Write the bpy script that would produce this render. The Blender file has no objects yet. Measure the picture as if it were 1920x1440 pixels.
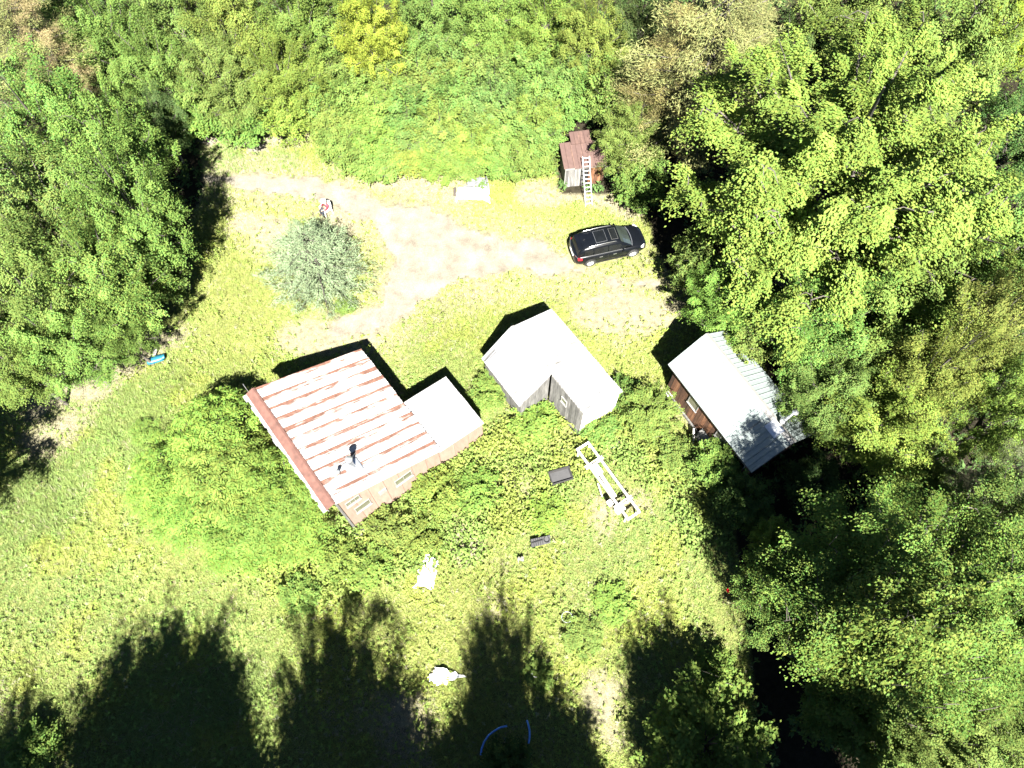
import bpy, math, random
import numpy as np
from mathutils import Vector, Matrix, Quaternion

R = math.radians
scene = bpy.context.scene
col = scene.collection

# ------------------------------------------------------------------ camera, sky, sun, exposure
FPX, CAM_H, TILT = 1400.0, 40.0, R(24.7)          # focal length in pixels of the 1920 px photograph, drone height, tilt from straight down
cam_d = bpy.data.cameras.new('camera')
cam_d.sensor_width = 36.0
cam_d.lens = FPX / 1920.0 * 36.0
cam_d.clip_end = 2000.0
cam = bpy.data.objects.new('camera', cam_d)
cam.location = (0, 0, CAM_H)
cam.rotation_euler = (TILT, 0, 0)
col.objects.link(cam)
scene.camera = cam

SUN_EL, SUN_AZ = R(51.7), R(172.0)
world = bpy.data.worlds.new('World')
scene.world = world
world.use_nodes = True
wn = world.node_tree
wn.nodes.clear()
sky = wn.nodes.new('ShaderNodeTexSky')
sky.sky_type = 'NISHITA'
sky.sun_disc = False
sky.sun_elevation = SUN_EL
sky.sun_rotation = SUN_AZ
sky.altitude = 4000.0
sky.air_density = 0.4
sky.dust_density = 0.1
bg = wn.nodes.new('ShaderNodeBackground')
bg.inputs['Strength'].default_value = 0.05
wo = wn.nodes.new('ShaderNodeOutputWorld')
wn.links.new(sky.outputs[0], bg.inputs[0])
wn.links.new(bg.outputs[0], wo.inputs[0])

sun_d = bpy.data.lights.new('sun', 'SUN')
sun_d.energy = 5.0
sun_d.angle = R(0.5)
sun_d.color = (1.0, 0.955, 0.88)
sun = bpy.data.objects.new('sun', sun_d)
sv = Vector((math.sin(SUN_AZ) * math.cos(SUN_EL), math.cos(SUN_AZ) * math.cos(SUN_EL), math.sin(SUN_EL)))
sun.rotation_euler = sv.to_track_quat('Z', 'Y').to_euler()
sun.location = (10, -60, 80)
col.objects.link(sun)

scene.view_settings.view_transform = 'Standard'
scene.view_settings.look = 'None'
scene.view_settings.gamma = 1.0
scene.view_settings.exposure = 2.68
scene.view_settings.use_curve_mapping = False

# ------------------------------------------------------------------ helpers
def at(px, py, h=0.0):
    """world point at height h that the survey photograph shows at a pixel"""
    x = (px - 960) / FPX
    y = -(py - 720) / FPX
    d = (x, math.sin(TILT) + y * math.cos(TILT), -math.cos(TILT) + y * math.sin(TILT))
    t = (h - CAM_H) / d[2]
    return Vector((t * d[0], t * d[1], h))

def metres(rpx, py, h):
    y = -(py - 720) / FPX
    return rpx / FPX * (CAM_H - h) / (math.cos(TILT) - y * math.sin(TILT))

def tag(o, label=None, cat=None, group=None, kind=None):
    if label: o['label'] = label
    if cat: o['category'] = cat
    if group: o['group'] = group
    if kind: o['kind'] = kind
    return o

def empty(name, loc=(0, 0, 0), rz=0.0):
    o = bpy.data.objects.new(name, None)
    o.empty_display_size = 0.3
    o.location = loc
    o.rotation_euler = (0, 0, rz)
    col.objects.link(o)
    return o

def link(name, me, mat=None, parent=None, loc=None, rz=None):
    if mat is not None and len(me.materials) == 0:
        me.materials.append(mat)
    o = bpy.data.objects.new(name, me)
    if parent is not None: o.parent = parent
    if loc is not None: o.location = loc
    if rz is not None: o.rotation_euler = (0, 0, rz)
    col.objects.link(o)
    return o

class MB:
    def __init__(s):
        s.v, s.f = [], []
    def add(s, vs, fs):
        b = len(s.v)
        s.v += [tuple(p) for p in vs]
        s.f += [tuple(b + i for i in f) for f in fs]
        return s
    def box(s, x0, x1, y0, y1, z0, z1):
        vs = [(x, y, z) for z in (z0, z1) for y in (y0, y1) for x in (x0, x1)]
        return s.hexa(vs)
    def hexa(s, vs):   # order: z0:(00,10,01,11) z1:(00,10,01,11)
        return s.add(vs, [(0, 2, 3, 1), (4, 5, 7, 6), (0, 1, 5, 4), (1, 3, 7, 5), (3, 2, 6, 7), (2, 0, 4, 6)])
    def bar(s, a, b, w, h=None, up=(0, 0, 1)):
        h = h or w
        a, b = Vector(a), Vector(b)
        d = (b - a).normalized()
        u = Vector(up)
        r = d.cross(u)
        if r.length < 1e-4: r = d.cross(Vector((1, 0, 0)))
        r.normalize()
        u = r.cross(d)
        vs = []
        for p in (a, b):
            for i, j in ((-1, -1), (1, -1), (1, 1), (-1, 1)):
                vs.append(p + r * (i * w / 2) + u * (j * h / 2))
        return s.add(vs, [(3, 2, 1, 0), (4, 5, 6, 7), (0, 1, 5, 4), (1, 2, 6, 5), (2, 3, 7, 6), (3, 0, 4, 7)])
    def tube(s, pts, radii, n=6, cap=True, closed=False):
        pts = [Vector(p) for p in pts]
        m = len(pts)
        if not hasattr(radii, '__len__'): radii = [radii] * m
        b = len(s.v)
        for i, p in enumerate(pts):
            if closed: d = pts[(i + 1) % m] - pts[i - 1]
            else: d = pts[min(i + 1, m - 1)] - pts[max(i - 1, 0)]
            d.normalize()
            r = d.cross(Vector((0.013, 0.027, 1)))
            if r.length < 0.05: r = d.cross(Vector((1, 0.01, 0)))
            r.normalize()
            u = r.cross(d)
            for k in range(n):
                a = 2 * math.pi * k / n
                s.v.append(tuple(p + (r * math.cos(a) + u * math.sin(a)) * radii[i]))
        for i in range(m if closed else m - 1):
            j = (i + 1) % m
            for k in range(n):
                k2 = (k + 1) % n
                s.f.append((b + i * n + k, b + i * n + k2, b + j * n + k2, b + j * n + k))
        if cap and not closed:
            s.f.append(tuple(b + k for k in range(n)))
            s.f.append(tuple(b + (m - 1) * n + k for k in reversed(range(n))))
        return s
    def lathe(s, prof, c=(0, 0, 0), n=20, axis='z'):
        b = len(s.v)
        for r, z in prof:
            for k in range(n):
                a = 2 * math.pi * k / n
                p = (r * math.cos(a), r * math.sin(a), z)
                if axis == 'y': p = (p[0], p[2], p[1])
                s.v.append((c[0] + p[0], c[1] + p[1], c[2] + p[2]))
        for i in range(len(prof) - 1):
            for k in range(n):
                k2 = (k + 1) % n
                s.f.append((b + i * n + k, b + i * n + k2, b + (i + 1) * n + k2, b + (i + 1) * n + k))
        return s
    def prism(s, poly, off):
        """closed polygon (3-D points) extruded by the vector off"""
        n = len(poly)
        off = Vector(off)
        vs = [Vector(p) for p in poly] + [Vector(p) + off for p in poly]
        fs = [tuple(reversed(range(n))), tuple(range(n, 2 * n))]
        for i in range(n):
            j = (i + 1) % n
            fs.append((i, j, n + j, n + i))
        return s.add(vs, fs)
    def mesh(s, name, smooth=False):
        me = bpy.data.meshes.new(name)
        me.from_pydata(s.v, [], s.f)
        if smooth: me.polygons.foreach_set('use_smooth', [True] * len(me.polygons))
        me.update()
        return me
    def build(s, name, mat, parent=None, smooth=False, loc=None, rz=None, fix=True):
        me = s.mesh(name, smooth)
        if fix:
            import bmesh
            bm = bmesh.new(); bm.from_mesh(me)
            bmesh.ops.recalc_face_normals(bm, faces=bm.faces)
            bm.to_mesh(me); bm.free()
        return link(name, me, mat, parent, loc, rz)

def np_mesh(name, V, F, attrs=None, smooth=False):
    """V (n,3), F (m,k) -> mesh; attrs {name: (domain, type, array)}"""
    me = bpy.data.meshes.new(name)
    n, m, k = len(V), len(F), F.shape[1]
    me.vertices.add(n)
    me.vertices.foreach_set('co', np.ascontiguousarray(V, dtype=np.float32).ravel())
    me.loops.add(m * k)
    me.loops.foreach_set('vertex_index', np.ascontiguousarray(F, dtype=np.int32).ravel())
    me.polygons.add(m)
    me.polygons.foreach_set('loop_start', np.arange(0, m * k, k, dtype=np.int32))
    if smooth: me.polygons.foreach_set('use_smooth', np.ones(m, dtype=bool))
    for an, (dom, typ, arr) in (attrs or {}).items():
        a = me.attributes.new(an, typ, dom)
        a.data.foreach_set('color' if typ == 'FLOAT_COLOR' else 'value', np.ascontiguousarray(arr, dtype=np.float32).ravel())
    me.update(calc_edges=True)
    return me

class Noise:
    def __init__(s, seed, cell):
        s.g = np.random.default_rng(seed).random((128, 128))
        s.c = cell
    def one(s, x, y, c, k):
        u, v = x / c + 17.3 * k + 500, y / c + 31.7 * k + 500
        i, j = np.floor(u).astype(int), np.floor(v).astype(int)
        fu, fv = u - i, v - j
        fu, fv = fu * fu * (3 - 2 * fu), fv * fv * (3 - 2 * fv)
        g = s.g
        a = g[i % 128, j % 128]; b = g[(i + 1) % 128, j % 128]
        c_ = g[i % 128, (j + 1) % 128]; d = g[(i + 1) % 128, (j + 1) % 128]
        return (a * (1 - fu) + b * fu) * (1 - fv) + (c_ * (1 - fu) + d * fu) * fv
    def __call__(s, x, y, octv=3):
        x, y = np.asarray(x, float), np.asarray(y, float)
        t, w, tot = 0, 1, 0
        for k in range(octv):
            t = t + w * s.one(x, y, s.c / 2 ** k, k)
            tot += w
            w *= 0.5
        return t / tot

def in_poly(x, y, poly):
    inside = np.zeros(len(x), bool)
    n = len(poly)
    for i in range(n):
        x1, y1 = poly[i]; x2, y2 = poly[(i + 1) % n]
        c = ((y1 > y) != (y2 > y)) & (x < (x2 - x1) * (y - y1) / (y2 - y1 + 1e-12) + x1)
        inside ^= c
    return inside

def dist_line(x, y, pts):
    """distance to a polyline of (x, y, half width) -> signed distance outside its width"""
    best = np.full(len(x), 1e9)
    for (x1, y1, w1), (x2, y2, w2) in zip(pts[:-1], pts[1:]):
        dx, dy = x2 - x1, y2 - y1
        t = np.clip(((x - x1) * dx + (y - y1) * dy) / (dx * dx + dy * dy), 0, 1)
        d = np.hypot(x - x1 - t * dx, y - y1 - t * dy) - (w1 + t * (w2 - w1))
        best = np.minimum(best, d)
    return best

def sstep(a, b, x):
    t = np.clip((x - a) / (b - a), 0, 1)
    return t * t * (3 - 2 * t)

# ------------------------------------------------------------------ materials
def new_mat(name):
    m = bpy.data.materials.new(name)
    m.use_nodes = True
    nt = m.node_tree
    return m, nt, nt.nodes['Principled BSDF']

def N(nt, typ, **kw):
    n = nt.nodes.new(typ)
    for k, v in kw.items(): setattr(n, k, v)
    return n

def ramp(nt, stops):
    r = N(nt, 'ShaderNodeValToRGB')
    el = r.color_ramp.elements
    while len(el) > 1: el.remove(el[0])
    el[0].position = stops[0][0]; el[0].color = (*stops[0][1], 1)
    for p, c in stops[1:]:
        e = el.new(p); e.color = (*c, 1)
    return r

def mixc(nt, fac, a, b, blend='MIX'):
    n = N(nt, 'ShaderNodeMix', data_type='RGBA', blend_type=blend)
    def put(sock, v):
        if isinstance(v, (tuple, list)): sock.default_value = (*v, 1) if len(v) == 3 else v
        elif isinstance(v, (int, float)): sock.default_value = v
        else: nt.links.new(v, sock)
    put(n.inputs[0], fac); put(n.inputs[6], a); put(n.inputs[7], b)
    return n.outputs[2]

def noise_n(nt, scale, detail=4, coord='Object', rough=0.6, vec=None):
    t = N(nt, 'ShaderNodeTexNoise')
    t.inputs['Scale'].default_value = scale
    t.inputs['Detail'].default_value = detail
    t.inputs['Roughness'].default_value = rough
    if vec is None:
        vec = N(nt, 'ShaderNodeTexCoord').outputs[coord]
    nt.links.new(vec, t.inputs['Vector'])
    return t

def add_bump(nt, b, h, strength=0.3, dist=0.02):
    n = N(nt, 'ShaderNodeBump')
    n.inputs['Strength'].default_value = strength
    n.inputs['Distance'].default_value = dist
    nt.links.new(h, n.inputs['Height'])
    nt.links.new(n.outputs[0], b.inputs['Normal'])

def plain(name, c, rough=0.6, var=0.25, scale=6.0, metal=0.0, bump=0.15, spec=0.5, coat=0.0):
    m, nt, b = new_mat(name)
    t = noise_n(nt, scale)
    r = ramp(nt, [(0.3, tuple(x * (1 - var) for x in c)), (0.7, tuple(min(1, x * (1 + var)) for x in c))])
    nt.links.new(t.outputs[0], r.inputs[0])
    nt.links.new(r.outputs[0], b.inputs['Base Color'])
    b.inputs['Roughness'].default_value = rough
    b.inputs['Metallic'].default_value = metal
    b.inputs['Specular IOR Level'].default_value = spec
    b.inputs['Coat Weight'].default_value = coat
    if bump: add_bump(nt, b, t.outputs[0], bump, 0.01)
    return m

def leaf_mat(name, transl=0.28, hue=0.025, val=(0.72, 1.3), rough=0.65, spec=0.03):
    """foliage: the object's own colour, varied leaf by leaf"""
    m, nt, b = new_mat(name)
    oi = N(nt, 'ShaderNodeObjectInfo')
    a = N(nt, 'ShaderNodeAttribute', attribute_name='v')
    a2 = N(nt, 'ShaderNodeAttribute', attribute_name='h')
    hs = N(nt, 'ShaderNodeHueSaturation')
    mv = N(nt, 'ShaderNodeMapRange'); mv.inputs[3].default_value, mv.inputs[4].default_value = val
    mh = N(nt, 'ShaderNodeMapRange'); mh.inputs[3].default_value, mh.inputs[4].default_value = 0.5 - hue, 0.5 + hue
    nt.links.new(a.outputs['Fac'], mv.inputs[0]); nt.links.new(a2.outputs['Fac'], mh.inputs[0])
    nt.links.new(mv.outputs[0], hs.inputs['Value']); nt.links.new(mh.outputs[0], hs.inputs['Hue'])
    nt.links.new(oi.outputs['Color'], hs.inputs['Color'])
    nt.links.new(hs.outputs[0], b.inputs['Base Color'])
    b.inputs['Roughness'].default_value = rough
    b.inputs['Specular IOR Level'].default_value = spec
    tr = N(nt, 'ShaderNodeBsdfTranslucent')
    nt.links.new(hs.outputs[0], tr.inputs[0])
    mx = N(nt, 'ShaderNodeMixShader'); mx.inputs[0].default_value = transl
    nt.links.new(b.outputs[0], mx.inputs[1]); nt.links.new(tr.outputs[0], mx.inputs[2])
    nt.links.new(mx.outputs[0], nt.nodes['Material Output'].inputs[0])
    return m

def col_attr_mat(name, rough=0.7, transl=0.2):
    m, nt, b = new_mat(name)
    a = N(nt, 'ShaderNodeAttribute', attribute_name='col')
    nt.links.new(a.outputs['Color'], b.inputs['Base Color'])
    b.inputs['Roughness'].default_value = rough
    b.inputs['Specular IOR Level'].default_value = 0.2
    tr = N(nt, 'ShaderNodeBsdfTranslucent')
    nt.links.new(a.outputs['Color'], tr.inputs[0])
    mx = N(nt, 'ShaderNodeMixShader'); mx.inputs[0].default_value = transl
    nt.links.new(b.outputs[0], mx.inputs[1]); nt.links.new(tr.outputs[0], mx.inputs[2])
    nt.links.new(mx.outputs[0], nt.nodes['Material Output'].inputs[0])
    return m

def ground_mat():
    m, nt, b = new_mat('ground')
    a = N(nt, 'ShaderNodeAttribute', attribute_name='col')
    t = noise_n(nt, 3.0, 6)
    t2 = noise_n(nt, 26.0, 3)
    r = ramp(nt, [(0.3, (0.55,) * 3), (0.7, (1.4,) * 3)])
    r2 = ramp(nt, [(0.3, (0.6,) * 3), (0.7, (1.35,) * 3)])
    nt.links.new(t.outputs[0], r.inputs[0]); nt.links.new(t2.outputs[0], r2.inputs[0])
    c = mixc(nt, 1.0, a.outputs['Color'], r.outputs[0], 'MULTIPLY')
    c = mixc(nt, 1.0, c, r2.outputs[0], 'MULTIPLY')
    nt.links.new(c, b.inputs['Base Color'])
    b.inputs['Roughness'].default_value = 0.95
    b.inputs['Specular IOR Level'].default_value = 0.1
    add_bump(nt, b, t2.outputs[0], 0.6, 0.04)
    return m

def sand_mat():
    m, nt, b = new_mat('sand')
    t = noise_n(nt, 0.9, 6); t2 = noise_n(nt, 14.0, 5)
    r = ramp(nt, [(0.32, (0.115, 0.101, 0.080)), (0.5, (0.156, 0.142, 0.114)), (0.7, (0.196, 0.182, 0.150))])
    r2 = ramp(nt, [(0.3, (0.75,) * 3), (0.7, (1.2,) * 3)])
    nt.links.new(t.outputs[0], r.inputs[0]); nt.links.new(t2.outputs[0], r2.inputs[0])
    nt.links.new(mixc(nt, 1.0, r.outputs[0], r2.outputs[0], 'MULTIPLY'), b.inputs['Base Color'])
    b.inputs['Roughness'].default_value = 0.95
    b.inputs['Specular IOR Level'].default_value = 0.1
    add_bump(nt, b, t2.outputs[0], 0.5, 0.03)
    return m

def rust_roof_mat(name, base, rust, edge_w, amount, spots=0.0):
    """ribbed sheet: rust creeping along the lap at one edge of each sheet, in broken streaks down the slope"""
    m, nt, b = new_mat(name)
    tc = N(nt, 'ShaderNodeTexCoord'); oi = N(nt, 'ShaderNodeObjectInfo')
    off = N(nt, 'ShaderNodeVectorMath', operation='MULTIPLY_ADD')
    nt.links.new(oi.outputs['Random'], off.inputs[0])
    off.inputs[1].default_value = (37, 91, 13)
    nt.links.new(tc.outputs['Object'], off.inputs[2])
    st = N(nt, 'ShaderNodeVectorMath', operation='MULTIPLY'); st.inputs[1].default_value = (7.0, 0.55, 0.55)
    nt.links.new(off.outputs[0], st.inputs[0])
    t = noise_n(nt, 1.0, 5, vec=st.outputs[0], rough=0.65)
    sep = N(nt, 'ShaderNodeSeparateXYZ'); nt.links.new(tc.outputs['Object'], sep.inputs[0])
    ab = N(nt, 'ShaderNodeMath', operation='ABSOLUTE'); nt.links.new(sep.outputs[0], ab.inputs[0])
    ed = N(nt, 'ShaderNodeMapRange'); ed.inputs[1].default_value = 0.0; ed.inputs[2].default_value = edge_w
    ed.inputs[3].default_value = amount; ed.inputs[4].default_value = spots
    nt.links.new(ab.outputs[0], ed.inputs[0])
    ad = N(nt, 'ShaderNodeMath', operation='ADD'); nt.links.new(t.outputs[0], ad.inputs[0]); nt.links.new(ed.outputs[0], ad.inputs[1])
    lo = N(nt, 'ShaderNodeVectorMath', operation='MULTIPLY'); lo.inputs[1].default_value = (1.5, 0.9, 0.9)
    nt.links.new(off.outputs[0], lo.inputs[0])
    tl_ = noise_n(nt, 1.0, 3, vec=lo.outputs[0])
    brk = N(nt, 'ShaderNodeMath', operation='MULTIPLY_ADD'); brk.inputs[1].default_value = 0.55; brk.inputs[2].default_value = -0.27
    nt.links.new(tl_.outputs[0], brk.inputs[0])
    ad2 = N(nt, 'ShaderNodeMath', operation='ADD'); nt.links.new(ad.outputs[0], ad2.inputs[0]); nt.links.new(brk.outputs[0], ad2.inputs[1])
    ad = ad2
    rr = ramp(nt, [(0.58, (0, 0, 0)), (0.76, (1, 1, 1))])
    nt.links.new(ad.outputs[0], rr.inputs[0])
    t3 = noise_n(nt, 5.0, 4, vec=off.outputs[0])
    rc = ramp(nt, [(0.3, tuple(x * 0.6 for x in rust)), (0.7, tuple(min(1, x * 1.35) for x in rust))])
    nt.links.new(t3.outputs[0], rc.inputs[0])
    bc = ramp(nt, [(0.3, tuple(x * 0.85 for x in base)), (0.7, tuple(min(0.85, x * 1.1) for x in base))])
    nt.links.new(t3.outputs[0], bc.inputs[0])
    c = mixc(nt, rr.outputs[0], bc.outputs[0], rc.outputs[0])
    nt.links.new(c, b.inputs['Base Color'])
    ro = N(nt, 'ShaderNodeMapRange'); ro.inputs[3].default_value = 0.5; ro.inputs[4].default_value = 0.9
    nt.links.new(rr.outputs[0], ro.inputs[0]); nt.links.new(ro.outputs[0], b.inputs['Roughness'])
    add_bump(nt, b, t3.outputs[0], 0.12, 0.01)
    return m

def board_mat(name, a, c, d, sx=9.0, rough=0.85, spread=0.35):
    """weathered boards: grain along the board, each board its own tone"""
    m, nt, b = new_mat(name)
    tc = N(nt, 'ShaderNodeTexCoord'); oi = N(nt, 'ShaderNodeObjectInfo')
    off = N(nt, 'ShaderNodeVectorMath', operation='MULTIPLY_ADD')
    nt.links.new(oi.outputs['Random'], off.inputs[0]); off.inputs[1].default_value = (53, 29, 71)
    nt.links.new(tc.outputs['Object'], off.inputs[2])
    st = N(nt, 'ShaderNodeVectorMath', operation='MULTIPLY'); st.inputs[1].default_value = (sx, sx, 0.9)
    nt.links.new(off.outputs[0], st.inputs[0])
    t = noise_n(nt, 1.0, 6, vec=st.outputs[0], rough=0.7)
    r = ramp(nt, [(0.28, a), (0.5, c), (0.75, d)])
    nt.links.new(t.outputs[0], r.inputs[0])
    mr = N(nt, 'ShaderNodeMapRange'); mr.inputs[3].default_value = 1.0 - spread; mr.inputs[4].default_value = 1.0 + spread * 1.3
    nt.links.new(oi.outputs['Random'], mr.inputs[0])
    hs = N(nt, 'ShaderNodeHueSaturation'); nt.links.new(r.outputs[0], hs.inputs['Color']); nt.links.new(mr.outputs[0], hs.inputs['Value'])
    nt.links.new(hs.outputs[0], b.inputs['Base Color'])
    b.inputs['Roughness'].default_value = rough
    add_bump(nt, b, t.outputs[0], 0.4, 0.01)
    return m

def glass_mat(name, c=(0.02, 0.025, 0.03), rough=0.05):
    m, nt, b = new_mat(name)
    t = noise_n(nt, 1.5, 2)
    r = ramp(nt, [(0.3, tuple(x * 0.7 for x in c)), (0.7, tuple(x * 1.3 for x in c))])
    nt.links.new(t.outputs[0], r.inputs[0]); nt.links.new(r.outputs[0], b.inputs['Base Color'])
    b.inputs['Roughness'].default_value = rough
    b.inputs['Specular IOR Level'].default_value = 0.35
    return m

M = {}
M['leaf'] = leaf_mat('leaf')
M['oak_leaf'] = leaf_mat('oak_leaf', 0.22, 0.035, (0.62, 1.45), 0.55, 0.06)
M['needle'] = leaf_mat('needle', 0.15, 0.025, (0.6, 1.4), 0.75, 0.12)
M['bark'] = plain('bark', (0.075, 0.066, 0.056), 0.9, 0.45, 5.0, bump=0.6)
M['ground'] = ground_mat()
M['sand'] = sand_mat()
M['grass'] = col_attr_mat('grass')
M['roof_rust'] = rust_roof_mat('roof_rust', (0.40, 0.395, 0.38), (0.125, 0.060, 0.041), 0.46, 0.34, -0.03)
M['roof_plain'] = rust_roof_mat('roof_plain', (0.26, 0.265, 0.27), (0.075, 0.07, 0.062), 0.05, 0.22, 0.0)
M['roof_green'] = rust_roof_mat('roof_green', (0.20, 0.235, 0.23), (0.07, 0.072, 0.075), 0.05, 0.24, -0.06)
M['roof_brown'] = rust_roof_mat('roof_brown', (0.080, 0.049, 0.042), (0.125, 0.072, 0.052), 0.12, 0.14, 0.0)
M['flash_rust'] = plain('flash_rust', (0.098, 0.046, 0.035), 0.85, 0.3, 3.0)
M['siding'] = board_mat('siding', (0.165, 0.108, 0.082), (0.205, 0.140, 0.108), (0.24, 0.170, 0.135), 5.0, spread=0.08)
M['grey_board'] = board_mat('grey_board', (0.04, 0.039, 0.037), (0.115, 0.112, 0.107), (0.22, 0.212, 0.20))
M['pale_board'] = board_mat('pale_board', (0.36, 0.34, 0.31), (0.5, 0.48, 0.45), (0.6, 0.58, 0.55))
M['brown_board'] = board_mat('brown_board', (0.035, 0.014, 0.007), (0.105, 0.045, 0.020), (0.20, 0.105, 0.055), spread=0.6)
M['white_paint'] = plain('white_paint', (0.20, 0.197, 0.188), 0.55, 0.15, 4.0)
M['trim_dark'] = plain('trim_dark', (0.05, 0.04, 0.035), 0.8, 0.3, 5.0)
M['dark_in'] = plain('dark_in', (0.015, 0.014, 0.013), 0.9, 0.2, 3.0)
M['glass'] = glass_mat('glass', (0.006, 0.007, 0.008))
M['glass_pale'] = glass_mat('glass_pale', (0.11, 0.11, 0.078), 0.2)
M['glass_screen'] = glass_mat('glass_screen', (0.022, 0.028, 0.024), 0.08)
M['galv'] = plain('galv', (0.50, 0.52, 0.54), 0.38, 0.15, 9.0, metal=0.7, bump=0.08)
M['alu'] = plain('alu', (0.62, 0.63, 0.64), 0.4, 0.1, 9.0, metal=0.5, bump=0.05)
M['timber_white'] = board_mat('timber_white', (0.45, 0.42, 0.37), (0.60, 0.57, 0.52), (0.68, 0.66, 0.62), 7.0)
M['tarp'] = plain('tarp', (0.66, 0.67, 0.68), 0.5, 0.10, 2.0, bump=0.2)
M['tarp_grey'] = plain('tarp_grey', (0.11, 0.115, 0.12), 0.5, 0.15, 2.0, bump=0.2)
M['plastic_grey'] = plain('plastic_grey', (0.025, 0.024, 0.024), 0.5, 0.15, 3.0)
M['plastic_grey_light'] = plain('plastic_grey_light', (0.055, 0.055, 0.056), 0.35, 0.12, 2.0)
M['plastic_black'] = plain('plastic_black', (0.012, 0.012, 0.013), 0.5, 0.25, 4.0)
M['blue_plastic'] = plain('blue_plastic', (0.012, 0.10, 0.145), 0.4, 0.12, 3.0)
M['blue_pipe'] = plain('blue_pipe', (0.07, 0.22, 0.60), 0.4, 0.15, 4.0)
M['white_plastic'] = plain('white_plastic', (0.70, 0.70, 0.70), 0.4, 0.06, 4.0, bump=0.0)
M['car_paint'] = plain('car_paint', (0.003, 0.0038, 0.0055), 0.3, 0.2, 2.0, bump=0.0, spec=0.25, coat=0.25)
M['chrome'] = plain('chrome', (0.6, 0.61, 0.62), 0.22, 0.08, 6.0, metal=0.9, bump=0.0)
M['rubber'] = plain('rubber', (0.02, 0.02, 0.02), 0.85, 0.3, 8.0)
M['red_lens'] = plain('red_lens', (0.45, 0.01, 0.02), 0.2, 0.2, 10.0, bump=0.0)
M['clear_lens'] = plain('clear_lens', (0.5, 0.5, 0.5), 0.15, 0.15, 10.0, bump=0.0)
M['skin'] = plain('skin', (0.40, 0.24, 0.17), 0.6, 0.08, 12.0, bump=0.0)
M['straw_hat'] = plain('straw_hat', (0.62, 0.60, 0.52), 0.8, 0.12, 30.0)
M['denim'] = plain('denim', (0.015, 0.018, 0.028), 0.9, 0.2, 14.0)
M['boot'] = plain('boot', (0.05, 0.03, 0.02), 0.7, 0.2, 10.0)
M['soil'] = plain('soil', (0.10, 0.075, 0.05), 0.95, 0.35, 6.0)
M['stone'] = plain('stone', (0.13, 0.12, 0.11), 0.9, 0.25, 4.0, bump=0.4)

def plaid_mat():
    m, nt, b = new_mat('plaid')
    tc = N(nt, 'ShaderNodeTexCoord')
    sep = N(nt, 'ShaderNodeSeparateXYZ'); nt.links.new(tc.outputs['Object'], sep.inputs[0])
    prev = None
    for k in (0, 2):
        w = N(nt, 'ShaderNodeMath', operation='MULTIPLY'); w.inputs[1].default_value = 30.0
        nt.links.new(sep.outputs[k], w.inputs[0])
        s = N(nt, 'ShaderNodeMath', operation='SINE'); nt.links.new(w.outputs[0], s.inputs[0])
        g = N(nt, 'ShaderNodeMath', operation='GREATER_THAN'); g.inputs[1].default_value = 0.15
        nt.links.new(s.outputs[0], g.inputs[0])
        if prev is None: prev = g
        else:
            a = N(nt, 'ShaderNodeMath', operation='ADD'); nt.links.new(prev.outputs[0], a.inputs[0]); nt.links.new(g.outputs[0], a.inputs[1])
            hlf = N(nt, 'ShaderNodeMath', operation='MULTIPLY'); hlf.inputs[1].default_value = 0.5
            nt.links.new(a.outputs[0], hlf.inputs[0])
            prev = hlf
    r = ramp(nt, [(0.0, (0.36, 0.03, 0.06)), (0.5, (0.15, 0.012, 0.022)), (1.0, (0.02, 0.006, 0.008))])
    nt.links.new(prev.outputs[0], r.inputs[0]); nt.links.new(r.outputs[0], b.inputs['Base Color'])
    b.inputs['Roughness'].default_value = 0.9
    return m
M['plaid'] = plaid_mat()

# ------------------------------------------------------------------ where things lie on the ground (metres)
def gp(pts): return [(at(*p).x, at(*p).y) for p in pts]
CLEARING = gp([(372, 262), (470, 226), (560, 216), (610, 270), (660, 305), (760, 318), (860, 320), (960, 318), (1040, 310), (1050, 362),
               (1145, 365), (1160, 330), (1205, 385), (1222, 450), (1250, 505), (1300, 560), (1330, 610), (1420, 640), (1470, 840), (1380, 900),
               (1375, 1000), (1400, 1150), (1410, 1300), (1420, 1560), (-220, 1560), (-120, 780), (50, 745), (140, 705), (235, 640), (300, 605),
               (322, 550), (300, 500), (352, 440), (384, 350)])
def gw(pts): return [(at(a, b).x, at(a, b).y, w) for a, b, w in pts]
TRACK = gw([(360, 268, .5), (430, 262, .55), (490, 272, .3)])
TRACK_A = gw([(330, 330, .8), (420, 338, .7), (520, 345, .7), (620, 362, .9), (700, 392, 1.3), (770, 430, 2.0), (830, 470, 2.6), (900, 480, 2.2),
              (980, 480, 1.4), (1050, 492, .7), (1130, 522, .25), (1230, 530, .25)])
TRACK_B = gw([(800, 470, 2.0), (770, 540, 1.6), (720, 590, 1.0), (640, 605, .5)])
STRAW = [gw([(700, 345, .6), (790, 345, 1.2), (860, 365, 1.0)]), gw([(1000, 365, .7), (1150, 375, .8), (1180, 390, .8)]),
         gw([(60, 780, .8), (140, 725, 1.0), (260, 670, .8), (320, 640, .5)]), gw([(60, 830, 1.2), (120, 800, 1.2)]),
         gw([(560, 640, .8), (700, 610, 1.0), (760, 590, .8)]), gw([(450, 420, .6), (520, 430, .5)]),
         gw([(1250, 740, .5), (1290, 790, .5)]), gw([(860, 1010, .3), (880, 1030, .3)]), gw([(1130, 960, .5), (1200, 940, .5)]),
         gw([(1130, 1300, .2), (1150, 1380, .2)]), gw([(470, 250, .6), (560, 250, .8)]), gw([(1110, 590, .8), (1250, 580, .6)])]
NA, NB, NC, ND = Noise(1, 6.0), Noise(2, 2.2), Noise(3, 0.9), Noise(4, 14.0)

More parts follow.
